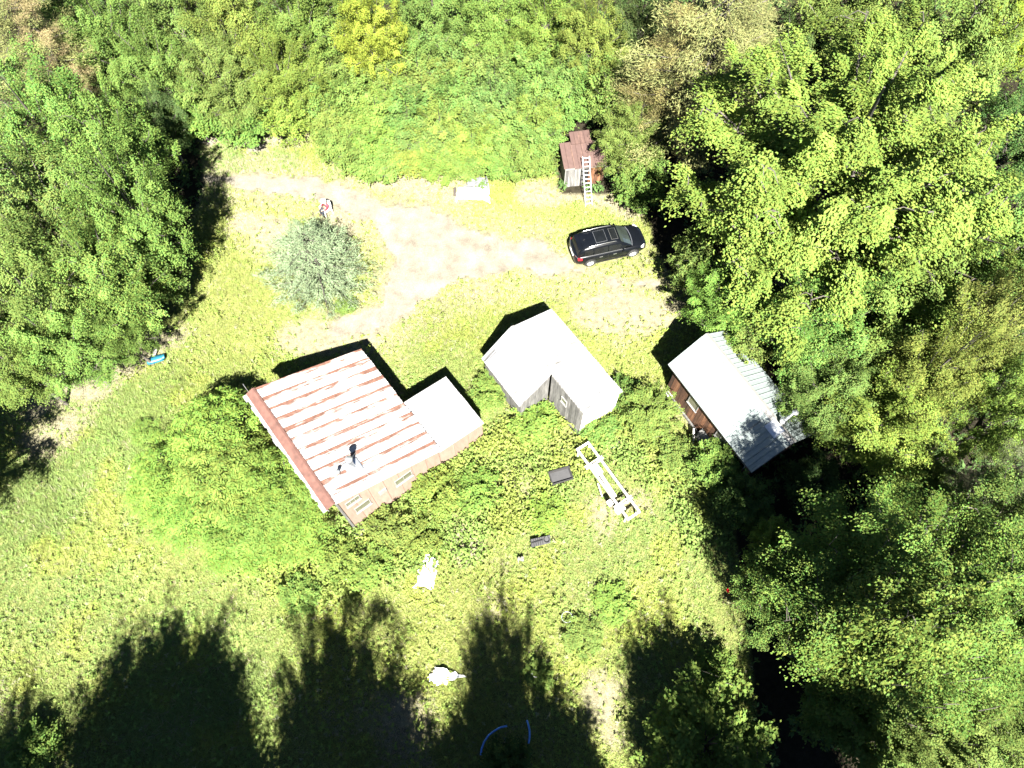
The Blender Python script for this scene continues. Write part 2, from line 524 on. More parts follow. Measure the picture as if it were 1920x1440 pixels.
def dirt_mask(x, y):
    d = np.minimum(np.minimum(dist_line(x, y, TRACK), dist_line(x, y, TRACK_A)), dist_line(x, y, TRACK_B))
    n = (NB(x, y) - 0.5) * 1.6 + (NC(x, y) - 0.5) * 1.1
    return sstep(0.55, -0.75, d + n)

def straw_mask(x, y):
    d = np.full(len(x), 1e9)
    for s in STRAW: d = np.minimum(d, dist_line(x, y, s))
    n = (NB(x, y) - 0.5) * 2.2
    near = sstep(1.6, -0.6, np.minimum(dist_line(x, y, TRACK_A), dist_line(x, y, TRACK_B)) - 1.2 + n)
    return np.clip(np.maximum(sstep(0.9, -0.6, d + n), 0.5 * near) + 0.9 * sstep(0.65, 0.82, NA(x, y)), 0, 1)

def ground_z(x, y):
    return (NA(x, y) - 0.5) * 0.16 + (NB(x, y) - 0.5) * 0.05

# ------------------------------------------------------------------ ground
def build_ground():
    def axis(lo, hi, st):
        a = list(np.arange(lo, hi + 1e-6, st))
        out = [lo - d for d in (400, 200, 100, 50, 25, 12, 6, 3, 1.2)] + a + [hi + d for d in (1.2, 3, 6, 12, 25, 50, 100, 200, 400)]
        return np.array(out)
    xs, ys = axis(-46, 46, 0.3), axis(-14, 58, 0.3)
    X, Y = np.meshgrid(xs, ys)
    x, y = X.ravel(), Y.ravel()
    z = ground_z(x, y)
    V = np.stack([x, y, z], 1)
    nx, ny = len(xs), len(ys)
    i, j = np.meshgrid(np.arange(nx - 1), np.arange(ny - 1))
    a = (j * nx + i).ravel()
    F = np.stack([a, a + 1, a + nx + 1, a + nx], 1)
    clear = in_poly(x, y, CLEARING).astype(float)
    st = straw_mask(x, y) * clear; dm = dirt_mask(x, y) * clear
    g = NB(x, y)
    c = np.zeros((len(x), 4)); c[:, 3] = 1
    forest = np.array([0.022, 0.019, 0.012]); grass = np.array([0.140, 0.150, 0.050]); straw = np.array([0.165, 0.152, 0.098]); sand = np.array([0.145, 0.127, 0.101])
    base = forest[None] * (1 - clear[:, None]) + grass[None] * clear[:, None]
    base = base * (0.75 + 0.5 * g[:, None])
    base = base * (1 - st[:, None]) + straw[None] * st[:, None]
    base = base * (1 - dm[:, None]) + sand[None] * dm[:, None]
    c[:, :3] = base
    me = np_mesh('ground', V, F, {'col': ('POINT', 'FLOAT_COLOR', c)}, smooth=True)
    tag(link('ground', me, M['ground']), kind='structure')
    # the bare sandy track: its own thin sheet over the ground
    xs, ys = np.arange(-30, 20, 0.15), np.arange(18, 45, 0.15)
    X, Y = np.meshgrid(xs, ys)
    x, y = X.ravel(), Y.ravel()
    dm = dirt_mask(x, y) * in_poly(x, y, CLEARING)
    V = np.stack([x, y, ground_z(x, y) + 0.012], 1)
    nx, ny = len(xs), len(ys)
    i, j = np.meshgrid(np.arange(nx - 1), np.arange(ny - 1))
    a = (j * nx + i).ravel()
    F = np.stack([a, a + 1, a + nx + 1, a + nx], 1)
    keep = dm[F].min(1) > 0.55
    F = F[keep]
    used = np.unique(F); remap = np.full(len(V), -1); remap[used] = np.arange(len(used))
    me = np_mesh('dirt_track', V[used], remap[F], smooth=True)
    tag(link('dirt_track', me, M['sand']), kind='structure')
build_ground()

# ------------------------------------------------------------------ foliage generators
def unit(a):
    return a / np.maximum(np.linalg.norm(a, axis=1, keepdims=True), 1e-9)

def leaves(P, Nn, A, L, W, fold=0.12):
    """folded diamond leaves: centres P, normals Nn, long axes A, lengths L, width ratios W"""
    Nn = unit(Nn)
    A = unit(A - Nn * (A * Nn).sum(1, keepdims=True))
    B = np.cross(Nn, A)
    l = L[:, None]; w = (L * W)[:, None]
    V = np.stack([P - A * l / 2, P + B * w / 2 + Nn * l * fold - A * l * 0.06, P + A * l / 2, P - B * w / 2 + Nn * l * fold - A * l * 0.06], 1).reshape(-1, 3)
    F = np.arange(len(P) * 4).reshape(-1, 4)
    return V, F

def leaf_mesh(name, P, Nn, A, L, W, rng, tone=None, fold=0.12):
    V, F = leaves(P, Nn, A, L, W, fold)
    n = len(P)
    v = rng.random(n) if tone is None else np.clip(0.35 * rng.random(n) + 0.65 * tone, 0, 1)
    return np_mesh(name, V, F, {'v': ('FACE', 'FLOAT', v), 'h': ('FACE', 'FLOAT', rng.random(n))})

def broadleaf(seed, rad, h, base, nlimb, per, nleaf, ls, spread=0.15, droop=0.25, cs=0.17, fill=0.15, flat=0.34, top=0.0):
    """a crown of leaf sprays carried along limbs that fan out from the trunk; returns (wood mesh, crown mesh)"""
    rng = np.random.default_rng(seed)
    zc, az = (h + base) / 2, (h - base) / 2
    wood = MB()
    lean = rng.normal(0, 0.03 * h, 2)
    trunk = [(0, 0, -0.2), (lean[0] * 0.3, lean[1] * 0.3, base * 0.7), (lean[0] * 0.7, lean[1] * 0.7, zc), (lean[0], lean[1], h * 0.93)]
    tr = 0.022 * h
    wood.tube(trunk, [tr * 1.25, tr, tr * 0.6, tr * 0.12], 7)
    C, E, T = [], [], []
    for i in range(nlimb):
        phi = 2.39996 * i + rng.normal(0, 0.25)
        ct = 1 - (i + 0.5) / nlimb * (1.45 - top)
        ct = np.clip(ct + rng.normal(0, 0.06), -0.5, 0.99)
        s_ = math.sqrt(1 - ct * ct)
        reach = rng.uniform(0.82, 1.12)
        end = np.array([rad * reach * s_ * math.cos(phi), rad * reach * s_ * math.sin(phi), zc + az * reach * ct])
        z0 = base * 0.75 + (zc + az * max(ct, -0.2) * 0.7 - base * 0.75) * rng.uniform(0.35, 0.65)
        p0 = np.array([lean[0] * z0 / h, lean[1] * z0 / h, z0])
        ctrl = p0 * 0.45 + end * 0.55 + np.array([0, 0, 0.10 * rad])
        ts = np.linspace(0, 1, 6)
        curve = [(1 - t) ** 2 * p0 + 2 * t * (1 - t) * ctrl + t * t * end for t in ts]
        lr = tr * 0.42 * (0.6 + 0.4 * s_)
        wood.tube(curve, [lr * (1 - 0.88 * t) for t in ts], 5)
        out = end - p0; out[2] *= 0.3; out /= np.linalg.norm(out) + 1e-9
        side = np.array([-out[1], out[0], 0])
        for k in range(per):
            t = 0.34 + 0.70 * (k + rng.random()) / per
            q = (1 - t) ** 2 * p0 + 2 * t * (1 - t) * ctrl + t * t * end
            o = side * rng.normal(0, spread * rad * (0.4 + t)) + np.array([0, 0, rng.normal(0, 0.05 * rad)])
            c = q + o
            C.append(c); E.append(unit((out * 0.7 + unit(o[None])[0] * 0.7)[None])[0]); T.append(rng.random())
            if rng.random() < 0.6: wood.tube([q, q * 0.5 + c * 0.5 + np.array([0, 0, 0.04 * rad]), c], [lr * 0.3, lr * 0.2, lr * 0.08], 3, cap=False)
    nf = int(fill * len(C))
    for k in range(nf):
        phi = rng.random() * 6.283; ct = rng.uniform(-0.2, 0.95); s_ = math.sqrt(1 - ct * ct); rr = rng.uniform(0.45, 0.95)
        c = np.array([rad * rr * s_ * math.cos(phi), rad * rr * s_ * math.sin(phi), zc + az * rr * ct])
        C.append(c); E.append(unit(np.array([[math.cos(phi), math.sin(phi), 0.0]]))[0]); T.append(rng.random())
    C, E, T = np.array(C), np.array(E), np.array(T)
    m = len(C)
    size = rad * cs * rng.uniform(0.7, 1.25, m)
    idx = np.repeat(np.arange(m), nleaf)
    n = len(idx)
    g = rng.normal(0, 1, (n, 3))
    Er = E[idx]; Et = np.stack([-Er[:, 1], Er[:, 0], np.zeros(n)], 1); sz = size[idx][:, None]
    g = np.sign(g) * np.abs(g) ** 0.8
    rad_off = g[:, 0:1] * 0.58
    P = C[idx] + Er * rad_off * sz + Et * g[:, 1:2] * 0.40 * sz
    P[:, 2] += (g[:, 2] * flat * 0.75 - droop * np.abs(g[:, 0]) * 0.5 - droop * 0.4 * g[:, 1] ** 2) * sz[:, 0]
    Nn = np.array([[0, 0, 1.0]]) + rng.normal(0, 0.17, (n, 3)) + rng.normal(0, 0.22, (m, 3))[idx] + Er * 0.25
    A = Er + Et * rng.normal(0, 0.8, (n, 1)) + np.array([[0, 0, -0.35]])
    L = ls * rng.uniform(0.65, 1.3, n)
    crown = leaf_mesh('crown', P, Nn, A, L, rng.uniform(0.5, 0.75, n), rng, T[idx])
    return wood.mesh('trunk', True), crown

def conifer(seed, rad, h, whorls, per, tufts, needles, nl, nw, droop=0.15, upturn=0.5, base=0.3, power=0.8, tuft_r=0.25):
    """whorled branches set with tufts of needles; returns (wood mesh, crown mesh)"""
    rng = np.random.default_rng(seed)
    wood = MB()
    wood.tube([(0, 0, -0.2), (0, 0, h * 0.5), (0, 0, h * 0.97)], [0.02 * h, 0.013 * h, 0.002 * h], 7)
    TP, TD, TT = [], [], []
    for w in range(whorls):
        f = (w + 0.4) / whorls
        z = base + (h - base) * f
        R_ = rad * (1 - f) ** power * rng.uniform(0.85, 1.1) + 0.12
        nb = max(4, int(per * (0.55 + 0.6 * (1 - f))))
        for b in range(nb):
            phi = 6.283 * (b + rng.uniform(-0.3, 0.3)) / nb + w * 0.7
            Lb = R_ * rng.uniform(0.75, 1.15)
            d = np.array([math.cos(phi), math.sin(phi), 0.0]); s_ = np.array([-d[1], d[0], 0])
            zz = z + rng.normal(0, 0.03 * h)
            pts = []
            for t in (0, 0.5, 1.0):
                pts.append(d * Lb * t + np.array([0, 0, zz - droop * Lb * t + 0.22 * Lb * t * t]))
            wood.tube(pts, [0.006 * h * (1 - f) + 0.012, 0.004 * h * (1 - f) + 0.008, 0.005], 4, cap=False)
            nt_ = max(3, int(tufts * Lb / rad) + 2)
            tone = rng.random()
            for k in range(nt_):
                t = 0.25 + 0.78 * (k + rng.random()) / nt_
                c = d * Lb * t + s_ * rng.normal(0, 0.14 * Lb * (1.1 - 0.7 * t)) + np.array([0, 0, zz - droop * Lb * t + 0.22 * Lb * t * t + rng.normal(0, 0.03 * rad)])
                TP.append(c); TD.append(d * 0.9 + np.array([0, 0, upturn])); TT.append(tone)
    for k in range(6):
        TP.append(np.array([0, 0, h - 0.1 * k * tuft_r])); TD.append(np.array([rng.normal(0, .4), rng.normal(0, .4), 1.0])); TT.append(rng.random())
    TP, TD, TT = np.array(TP), unit(np.array(TD)), np.array(TT)
    idx = np.repeat(np.arange(len(TP)), needles); n = len(idx)
    dirs = unit(TD[idx] + rng.normal(0, 0.6, (n, 3)))
    L = nl * rng.uniform(0.7, 1.25, n)
    P = TP[idx] + rng.normal(0, tuft_r * 0.5, (n, 3)) * np.array([[1, 1, 0.45]]) + dirs * L[:, None] * 0.4
    Nn = np.array([[0, 0, 1.0]]) + rng.normal(0, 0.5, (n, 3))
    crown = leaf_mesh('crown', P, Nn, dirs, L, np.full(n, nw), rng, TT[idx], 0.02)
    return wood.mesh('trunk', True), crown

def sumac(seed, rad, h, ros, fronds, pairs, fl):
    """forked stems, each with a rosette of arching feathered fronds"""
    rng = np.random.default_rng(seed)
    wood = MB()
    P, Nn, A, L, T = [], [], [], [], []
    for i in range(ros):
        r_ = rad * math.sqrt((i + 0.5) / ros); phi = 2.39996 * i + rng.normal(0, 0.2)
        top = np.array([r_ * math.cos(phi), r_ * math.sin(phi), h * (1 - 0.45 * (r_ / rad) ** 2) + rng.normal(0, 0.16)])
        foot = np.array([top[0] * 0.45, top[1] * 0.45, -0.1])
        wood.tube([foot, foot * 0.5 + top * 0.5, top], [0.04, 0.028, 0.014], 4, cap=False)
        tone = rng.random()
        for f in range(fronds):
            a = 6.283 * (f + rng.uniform(-0.3, 0.3)) / fronds + i
            d = np.array([math.cos(a), math.sin(a), 0]); s_ = np.array([-d[1], d[0], 0])
            ln = fl * rng.uniform(0.75, 1.2); rise = rng.uniform(0.15, 0.45)
            for k in range(pairs):
                t = (k + 0.8) / pairs
                c = top + d * ln * t + np.array([0, 0, ln * (rise * t - 0.75 * t * t)])
                for sg in (-1, 1):
                    ll = fl * 0.36 * (1 - 0.55 * abs(t - 0.45))
                    ax = d * 0.55 + s_ * sg * 0.9 + np.array([0, 0, -0.25])
                    P.append(c + s_ * sg * ll * 0.42); Nn.append(np.array([0, 0, 1.0]) + s_ * sg * 0.25 + d * 0.3 * t + rng.normal(0, 0.18, 3)); A.append(ax); L.append(ll); T.append(tone)
    P, Nn, A, L, T = map(np.array, (P, Nn, A, L, T))
    return wood.mesh('stem', True), leaf_mesh('foliage', P, Nn, A, L, np.full(len(L), 0.34), rng, T, 0.05)

# ------------------------------------------------------------------ tree kinds (each grown once, then copied)
KIND = {}
KIND['maple_a'] = (*broadleaf(11, 5.0, 12.0, 2.2, 28, 6, 250, 0.165, spread=0.115, cs=0.20, fill=0.10, flat=0.26), 5.0, 12.0, 'leaf')
KIND['maple_b'] = (*broadleaf(12, 5.0, 12.0, 2.2, 26, 6, 260, 0.165, spread=0.10, cs=0.20, droop=0.45, fill=0.08, flat=0.26), 5.0, 12.0, 'leaf')
KIND['maple_c'] = (*broadleaf(13, 5.0, 11.0, 2.0, 30, 6, 240, 0.16, spread=0.13, cs=0.19, fill=0.12, flat=0.26), 5.0, 11.0, 'leaf')
KIND['great_maple'] = (*broadleaf(14, 7.0, 17.0, 3.6, 52, 11, 350, 0.135, spread=0.075, droop=0.55, cs=0.118, fill=0.06, flat=0.26), 7.0, 17.0, 'leaf')
KIND['oak_a'] = (*broadleaf(15, 6.5, 12.0, 2.2, 40, 8, 360, 0.135, spread=0.11, droop=0.25, cs=0.165, flat=0.32, fill=0.15), 6.5, 12.0, 'oak_leaf')
KIND['oak_b'] = (*broadleaf(16, 5.0, 12.0, 2.2, 29, 6, 260, 0.16, spread=0.12, cs=0.20, fill=0.10, flat=0.28), 5.0, 12.0, 'oak_leaf')
KIND['full_oak'] = (*broadleaf(31, 5.0, 12.0, 1.0, 60, 9, 60, 0.26, spread=0.16, cs=0.2, fill=0.6), 5.0, 12.0, 'oak_leaf')
KIND['sapling_a'] = (*broadleaf(17, 2.4, 5.0, 0.4, 24, 8, 56, 0.18, spread=0.16, fill=0.2, cs=0.21), 2.4, 5.0, 'leaf')
KIND['sapling_b'] = (*broadleaf(18, 2.4, 5.0, 0.3, 20, 9, 56, 0.20, spread=0.16, fill=0.2, cs=0.21, droop=0.4), 2.4, 5.0, 'leaf')
KIND['sapling_c'] = (*broadleaf(19, 2.4, 4.6, 0.3, 28, 7, 56, 0.17, spread=0.16, fill=0.2, cs=0.19), 2.4, 4.6, 'leaf')
KIND['shrub_a'] = (*broadleaf(20, 1.2, 1.5, 0.05, 16, 6, 40, 0.13, spread=0.2, fill=0.2, cs=0.25), 1.2, 1.5, 'leaf')
KIND['shrub_b'] = (*broadleaf(21, 1.2, 1.4, 0.05, 14, 6, 36, 0.15, spread=0.2, fill=0.2, cs=0.25), 1.2, 1.4, 'leaf')
KIND['blue_pine'] = (*conifer(22, 3.1, 4.6, 14, 13, 9, 20, 0.20, 0.14, base=0.15, power=0.62, tuft_r=0.22), 3.1, 4.6, 'needle')
KIND['old_pine'] = (*conifer(23, 4.6, 15.0, 12, 7, 9, 95, 0.22, 0.17, droop=0.1, upturn=0.35, base=4.0, power=0.55, tuft_r=0.62), 4.6, 15.0, 'needle')
KIND['old_pine_b'] = (*conifer(24, 4.6, 14.0, 10, 6, 9, 95, 0.22, 0.17, droop=0.2, upturn=0.3, base=4.0, power=0.5, tuft_r=0.62), 4.6, 14.0, 'needle')
KIND['sumac_a'] = (*sumac(25, 2.3, 2.6, 40, 8, 6, 0.70), 2.3, 2.6, 'leaf')
KIND['sumac_b'] = (*sumac(26, 2.3, 2.4, 38, 8, 6, 0.68), 2.3, 2.4, 'leaf')
for k, t in KIND.items():
    t[0].materials.append(M['bark']); t[1].materials.append(M[t[4]])

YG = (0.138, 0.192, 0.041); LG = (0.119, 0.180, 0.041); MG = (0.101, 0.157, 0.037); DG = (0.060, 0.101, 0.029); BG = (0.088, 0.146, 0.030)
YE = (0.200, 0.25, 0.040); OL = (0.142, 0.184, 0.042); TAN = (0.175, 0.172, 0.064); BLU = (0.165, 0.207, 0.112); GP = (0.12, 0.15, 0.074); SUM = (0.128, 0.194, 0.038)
_rt = random.Random(5)
def plant(name, kind, px, py, rpx, h, colr, label, cat='tree', group=None, part='crown', wood='trunk', z0=None):
    """set one plant: the photograph shows the middle of its crown at (px, py), about rpx across the radius"""
    wm, cm, kr, kh, _ = KIND[kind]
    hc = h * 0.6
    p = at(px, py, hc)
    r = metres(rpx, py, hc)
    root = empty(name, (p.x, p.y, 0.0), _rt.uniform(0, 6.283))
    root.scale = (r / kr * 1.05, r / kr * _rt.uniform(0.95, 1.12), h / kh)
    tag(root, label, cat, group)
    w = link(wood, wm, None, root)
    c = link(part, cm, None, root)
    j = lambda: _rt.uniform(0.92, 1.08)
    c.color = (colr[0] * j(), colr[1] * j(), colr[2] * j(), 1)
    return root

# ---- right-hand wood
T = lambda *a, **k: plant('broadleaf_tree', *a, **k)
T('great_maple', 1590, 330, 275, 17.0, YG, 'huge yellow-green maple that towers right of the parked car')
T('oak_b', 1850, 470, 125, 14.0, MG, 'mid-green tree behind the huge maple, at the right edge of the picture')
T('maple_b', 1770, 110, 125, 14.0, LG, 'light green tree beyond the huge maple, left of the glowing yellow-green one in the corner')
T('maple_c', 1895, 45, 90, 13.0, (0.18, 0.24, 0.03), 'glowing yellow-green tree in the top right corner')
T('maple_a', 1600, 45, 105, 13.0, LG, 'tree between the big tan pine and the top right corner trees')
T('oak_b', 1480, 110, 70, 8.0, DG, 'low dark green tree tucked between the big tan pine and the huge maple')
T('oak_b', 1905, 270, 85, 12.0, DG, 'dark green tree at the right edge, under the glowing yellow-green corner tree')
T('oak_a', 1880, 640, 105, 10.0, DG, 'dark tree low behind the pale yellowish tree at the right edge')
T('maple_b', 1700, 560, 125, 12.0, LG, 'green tree between the huge maple and the pale yellowish tree')
T('maple_c', 1840, 620, 85, 15.0, OL, 'pale yellowish tree with thin bare branches, upper one at the right edge')
T('maple_a', 1750, 700, 85, 13.0, OL, 'pale yellowish tree reaching left above the dark hollow')
T('maple_b', 1890, 770, 75, 13.0, OL, 'pale yellowish tree cut by the right edge above the grey-green pine')
T('oak_b', 1545, 600, 105, 10.0, MG, 'shaded green tree just right of the cabin roof')
T('maple_c', 1560, 740, 85, 8.0, LG, 'low bright tree beside the cabin stovepipe')
T('maple_a', 1660, 790, 105, 9.0, YG, 'bright green tree right of the cabin, above the dark hollow')
T('sapling_a', 1395, 655, 45, 5.0, LG, 'slim sapling leaning over the green side of the cabin roof', group=None)
T('maple_c', 1370, 560, 75, 7.0, LG, 'small tree at the foot of the huge maple, above the cabin shadow')
T('sapling_b', 1310, 480, 50, 6.0, MG, 'shaded sapling under the huge maple, right of the parked car')
T('oak_a', 1700, 1118, 208, 15.0, BG, 'great dark green oak filling the lower right')
T('full_oak', 1650, 1185, 95, 17.0, BG, 'tall dense oak crown added inside the great oak to shade the cabin roof end')  # extra tree, added so its denser shadow covers the lower cabin roof
T('oak_b', 1480, 1125, 88, 8.0, BG, 'lower dark oak at the meadow edge, left of the great oak')
T('oak_b', 1860, 1010, 110, 12.0, BG, 'dark green oak right of the great oak, below the grey-green pine')
T('oak_b', 1860, 1190, 115, 13.0, BG, 'dark green oak at the right edge, lower of the two beside the great oak')
T('maple_c', 1790, 1370, 105, 9.0, MG, 'half-shaded tree at the bottom edge under the great oak')
T('maple_a', 1890, 1400, 85, 9.0, LG, 'tree in the bottom right corner')
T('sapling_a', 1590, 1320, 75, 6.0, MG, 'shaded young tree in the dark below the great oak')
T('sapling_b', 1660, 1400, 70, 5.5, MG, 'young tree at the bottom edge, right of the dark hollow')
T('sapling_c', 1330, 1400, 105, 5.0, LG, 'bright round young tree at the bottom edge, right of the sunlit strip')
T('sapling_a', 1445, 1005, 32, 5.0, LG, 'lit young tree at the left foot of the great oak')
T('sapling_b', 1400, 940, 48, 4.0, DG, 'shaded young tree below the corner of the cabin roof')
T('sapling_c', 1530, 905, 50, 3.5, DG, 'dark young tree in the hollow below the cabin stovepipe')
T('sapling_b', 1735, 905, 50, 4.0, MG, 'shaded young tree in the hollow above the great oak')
T('sapling_a', 1345, 870, 45, 2.8, LG, 'leafy sapling in front of the cabin wall by the white leaning panel')
T('sapling_c', 1215, 770, 50, 2.4, LG, 'small bushy tree between the white-roofed shed and the cabin')
P_ = lambda *a, **k: plant('pine_tree', *a, **k)
P_('old_pine', 1345, 70, 165, 17.0, TAN, 'big tan pine at the top edge, left of the huge maple')
P_('old_pine_b', 1255, 150, 80, 12.0, TAN, 'smaller tan pine leaning out below the big tan pine')
P_('old_pine_b', 1885, 890, 62, 12.0, GP, 'grey-green pine at the right edge above the dark oaks')
P_('old_pine', 40, 55, 105, 14.0, TAN, 'tan pine in the top left corner')
P_('old_pine_b', 105, 110, 60, 11.0, (0.22, 0.18, 0.09), 'thin brownish pine beside the top left corner pine')
P_('old_pine_b', 1415, 15, 70, 12.0, TAN, 'tan pine half behind the big tan pine at the top edge')
# ---- right of the little rusty shed
T('maple_c', 1180, 265, 62, 6.5, LG, 'green tree just right of the little rusty shed')
T('sapling_b', 1205, 335, 48, 4.5, MG, 'low tree between the little rusty shed and the parked car')
T('sapling_a', 1150, 170, 50, 6.0, LG, 'tree behind the green tree right of the little rusty shed')
T('oak_b', 1195, 60, 62, 9.0, DG, 'dark green tree left of the tan pines at the top edge')
# ---- left-hand wood
T('oak_b', 90, 245, 105, 12.0, MG, 'green tree under the top left pines at the left edge')
T('maple_b', 215, 285, 95, 12.0, LG, 'green tree right of the left edge, whose shadow falls on the track')
T('oak_b', 90, 400, 110, 12.0, MG, 'green tree at the left edge level with the blue-green pine')
T('maple_a', 250, 395, 92, 13.0, LG, 'front tree of the left wood, nearest the blue-green pine')
T('maple_c', 70, 540, 100, 12.0, LG, 'green tree at the left edge above the pale grass bank')
T('oak_b', 195, 530, 95, 11.0, MG, 'dense green tree in the middle of the left wood, above the blue sled')
T('maple_c', 225, 620, 55, 7.0, MG, 'lower tree of the left wood, closest to the blue sled')
T('maple_b', 110, 640, 80, 9.0, LG, 'tree at the lower end of the left wood')
T('maple_a', 20, 680, 75, 9.0, MG, 'tree at the left edge, lowest of the left wood')
T('oak_b', -215, 915, 120, 12.0, MG, 'tree past the left edge whose shadow crosses the meadow margin')
T('sapling_b', 290, 510, 45, 6.0, MG, 'small tree at the meadow edge of the left wood')
T('oak_b', 300, 230, 50, 7.0, DG, 'small shaded tree where the track enters the left wood')
# ---- top wood
tops = [('maple_a', 330, 40, 85, 10.0, LG, 'tree at the top edge above the track entrance'),
        ('maple_b', 215, 80, 75, 10.0, MG, 'tree at the top edge right of the brownish pine'),
        ('maple_c', 440, 60, 78, 10.0, YG, 'yellow-green tree at the top edge, left of the bright yellow tree'),
        ('maple_a', 555, 40, 78, 10.0, LG, 'tree at the top edge just left of the bright yellow tree'),
        ('maple_b', 300, 140, 72, 9.0, LG, 'tree second back from the track entrance'),
        ('maple_c', 420, 150, 75, 8.0, LG, 'round tree above the track clearing, front row'),
        ('maple_a', 530, 140, 70, 8.0, YG, 'yellow-green tree above the pale end of the track'),
        ('sapling_a', 360, 205, 48, 5.0, LG, 'low tree at the wood edge right above the track entrance'),
        ('sapling_b', 450, 215, 48, 4.5, LG, 'low tree at the wood edge above the bare end of the track'),
        ('sapling_c', 535, 205, 48, 4.5, YG, 'low yellow-green tree at the wood edge left of the thicket'),
        ('maple_c', 695, 75, 62, 9.0, YE, 'bright yellow tree standing out of the top thicket'),
        ('maple_b', 810, 25, 75, 9.0, LG, 'tree at the top edge right of the bright yellow tree'),
        ('maple_c', 920, 20, 72, 9.0, YG, 'yellow-green tree at the top edge, middle of the picture'),
        ('maple_a', 1020, 30, 70, 9.0, OL, 'olive tree at the top edge with a pale trunk showing'),
        ('maple_b', 1110, 70, 62, 9.0, YG, 'yellow-green tree at the top edge left of the dark green tree'),
        ('maple_a', 630, 0, 70, 10.0, MG, 'tree at the top edge behind the bright yellow tree'),
        ('oak_b', 130, 10, 62, 9.0, MG, 'green tree at the top edge between the two left pines')]
for k, x, y, r, h, c, lab in tops: T(k, x, y, r, h, c, lab)
# ---- the thicket of look-alike saplings behind the white tarp
rt2 = random.Random(9)
spots = []
for row, (yy, x0, x1, st) in enumerate([(105, 760, 1100, 74), (143, 600, 1100, 72), (182, 590, 1080, 68), (220, 600, 1020, 64), (254, 640, 1000, 60), (286, 680, 990, 56)]):
    x = x0 + (row % 2) * st * 0.5
    while x <= x1:
        spots.append((x + rt2.uniform(-10, 10), yy + rt2.uniform(-9, 9), row))
        x += st
def thicket_label(x, row):
    if row == 5: return 'sapling at the front edge of the thicket, ' + ('at its left end above the track' if x < 760 else 'hanging over the white tarp' if x < 930 else 'next to the little rusty shed')
    if row >= 3: return 'sapling in the middle of the thicket, ' + ('left of the white tarp' if x < 780 else 'straight behind the white tarp' if x < 920 else 'behind the little rusty shed')
    return 'sapling at the back of the thicket, ' + ('below the bright yellow tree' if x < 780 else 'between the bright yellow tree and the rusty shed' if x < 960 else 'towards the dark tree by the tan pines')
for i, (x, y, row) in enumerate(spots):
    plant('thicket_sapling', ('sapling_a', 'sapling_b', 'sapling_c')[i % 3], x, y, rt2.uniform(46, 56), (5.2, 5.0, 4.6, 4.0, 3.2, 2.6)[row] * rt2.uniform(0.9, 1.1),
          rt2.choice([LG, LG, (0.104, 0.172, 0.045), YG, (0.12, 0.18, 0.045)]), thicket_label(x, row),
          'sapling', 'saplings of the thicket')
# ---- sumac beside the house
SUMAC_AT = ['at the top of the clump, casting its shadow by the roof corner', 'on the left side of the clump, towards the open meadow', 'in the middle of the clump, its tallest',
            'against the upper part of the rust-red roof edge', 'low on the left side of the clump', 'in the lower middle of the clump', 'at the lower right of the clump, towards the near house corner',
            'small and farthest left in the clump', 'small and lowest in the clump, above the tree shadows', 'against the lower part of the rust-red roof edge']
for i, (x, y, r, h) in enumerate([(405, 805, 74, 4.8), (335, 880, 78, 2.8), (425, 885, 84, 4.3), (495, 900, 72, 4.0), (370, 955, 78, 2.4), (470, 960, 82, 2.8), (550, 985, 70, 2.2), (295, 930, 56, 1.7), (450, 1015, 62, 1.7), (535, 930, 62, 2.8)]):
    plant('sumac_shrub', ('sumac_a', 'sumac_b')[i % 2], x, y, r, h, SUM, 'feathery sumac shrub ' + SUMAC_AT[i], 'shrub', 'sumac clump beside the house', 'foliage', 'stem')
# ---- the lone pine in the meadow
plant('pine_tree', 'blue_pine', 580, 470, 108, 5.2, BLU, 'round blue-green pine standing alone in the meadow beside the seated person')
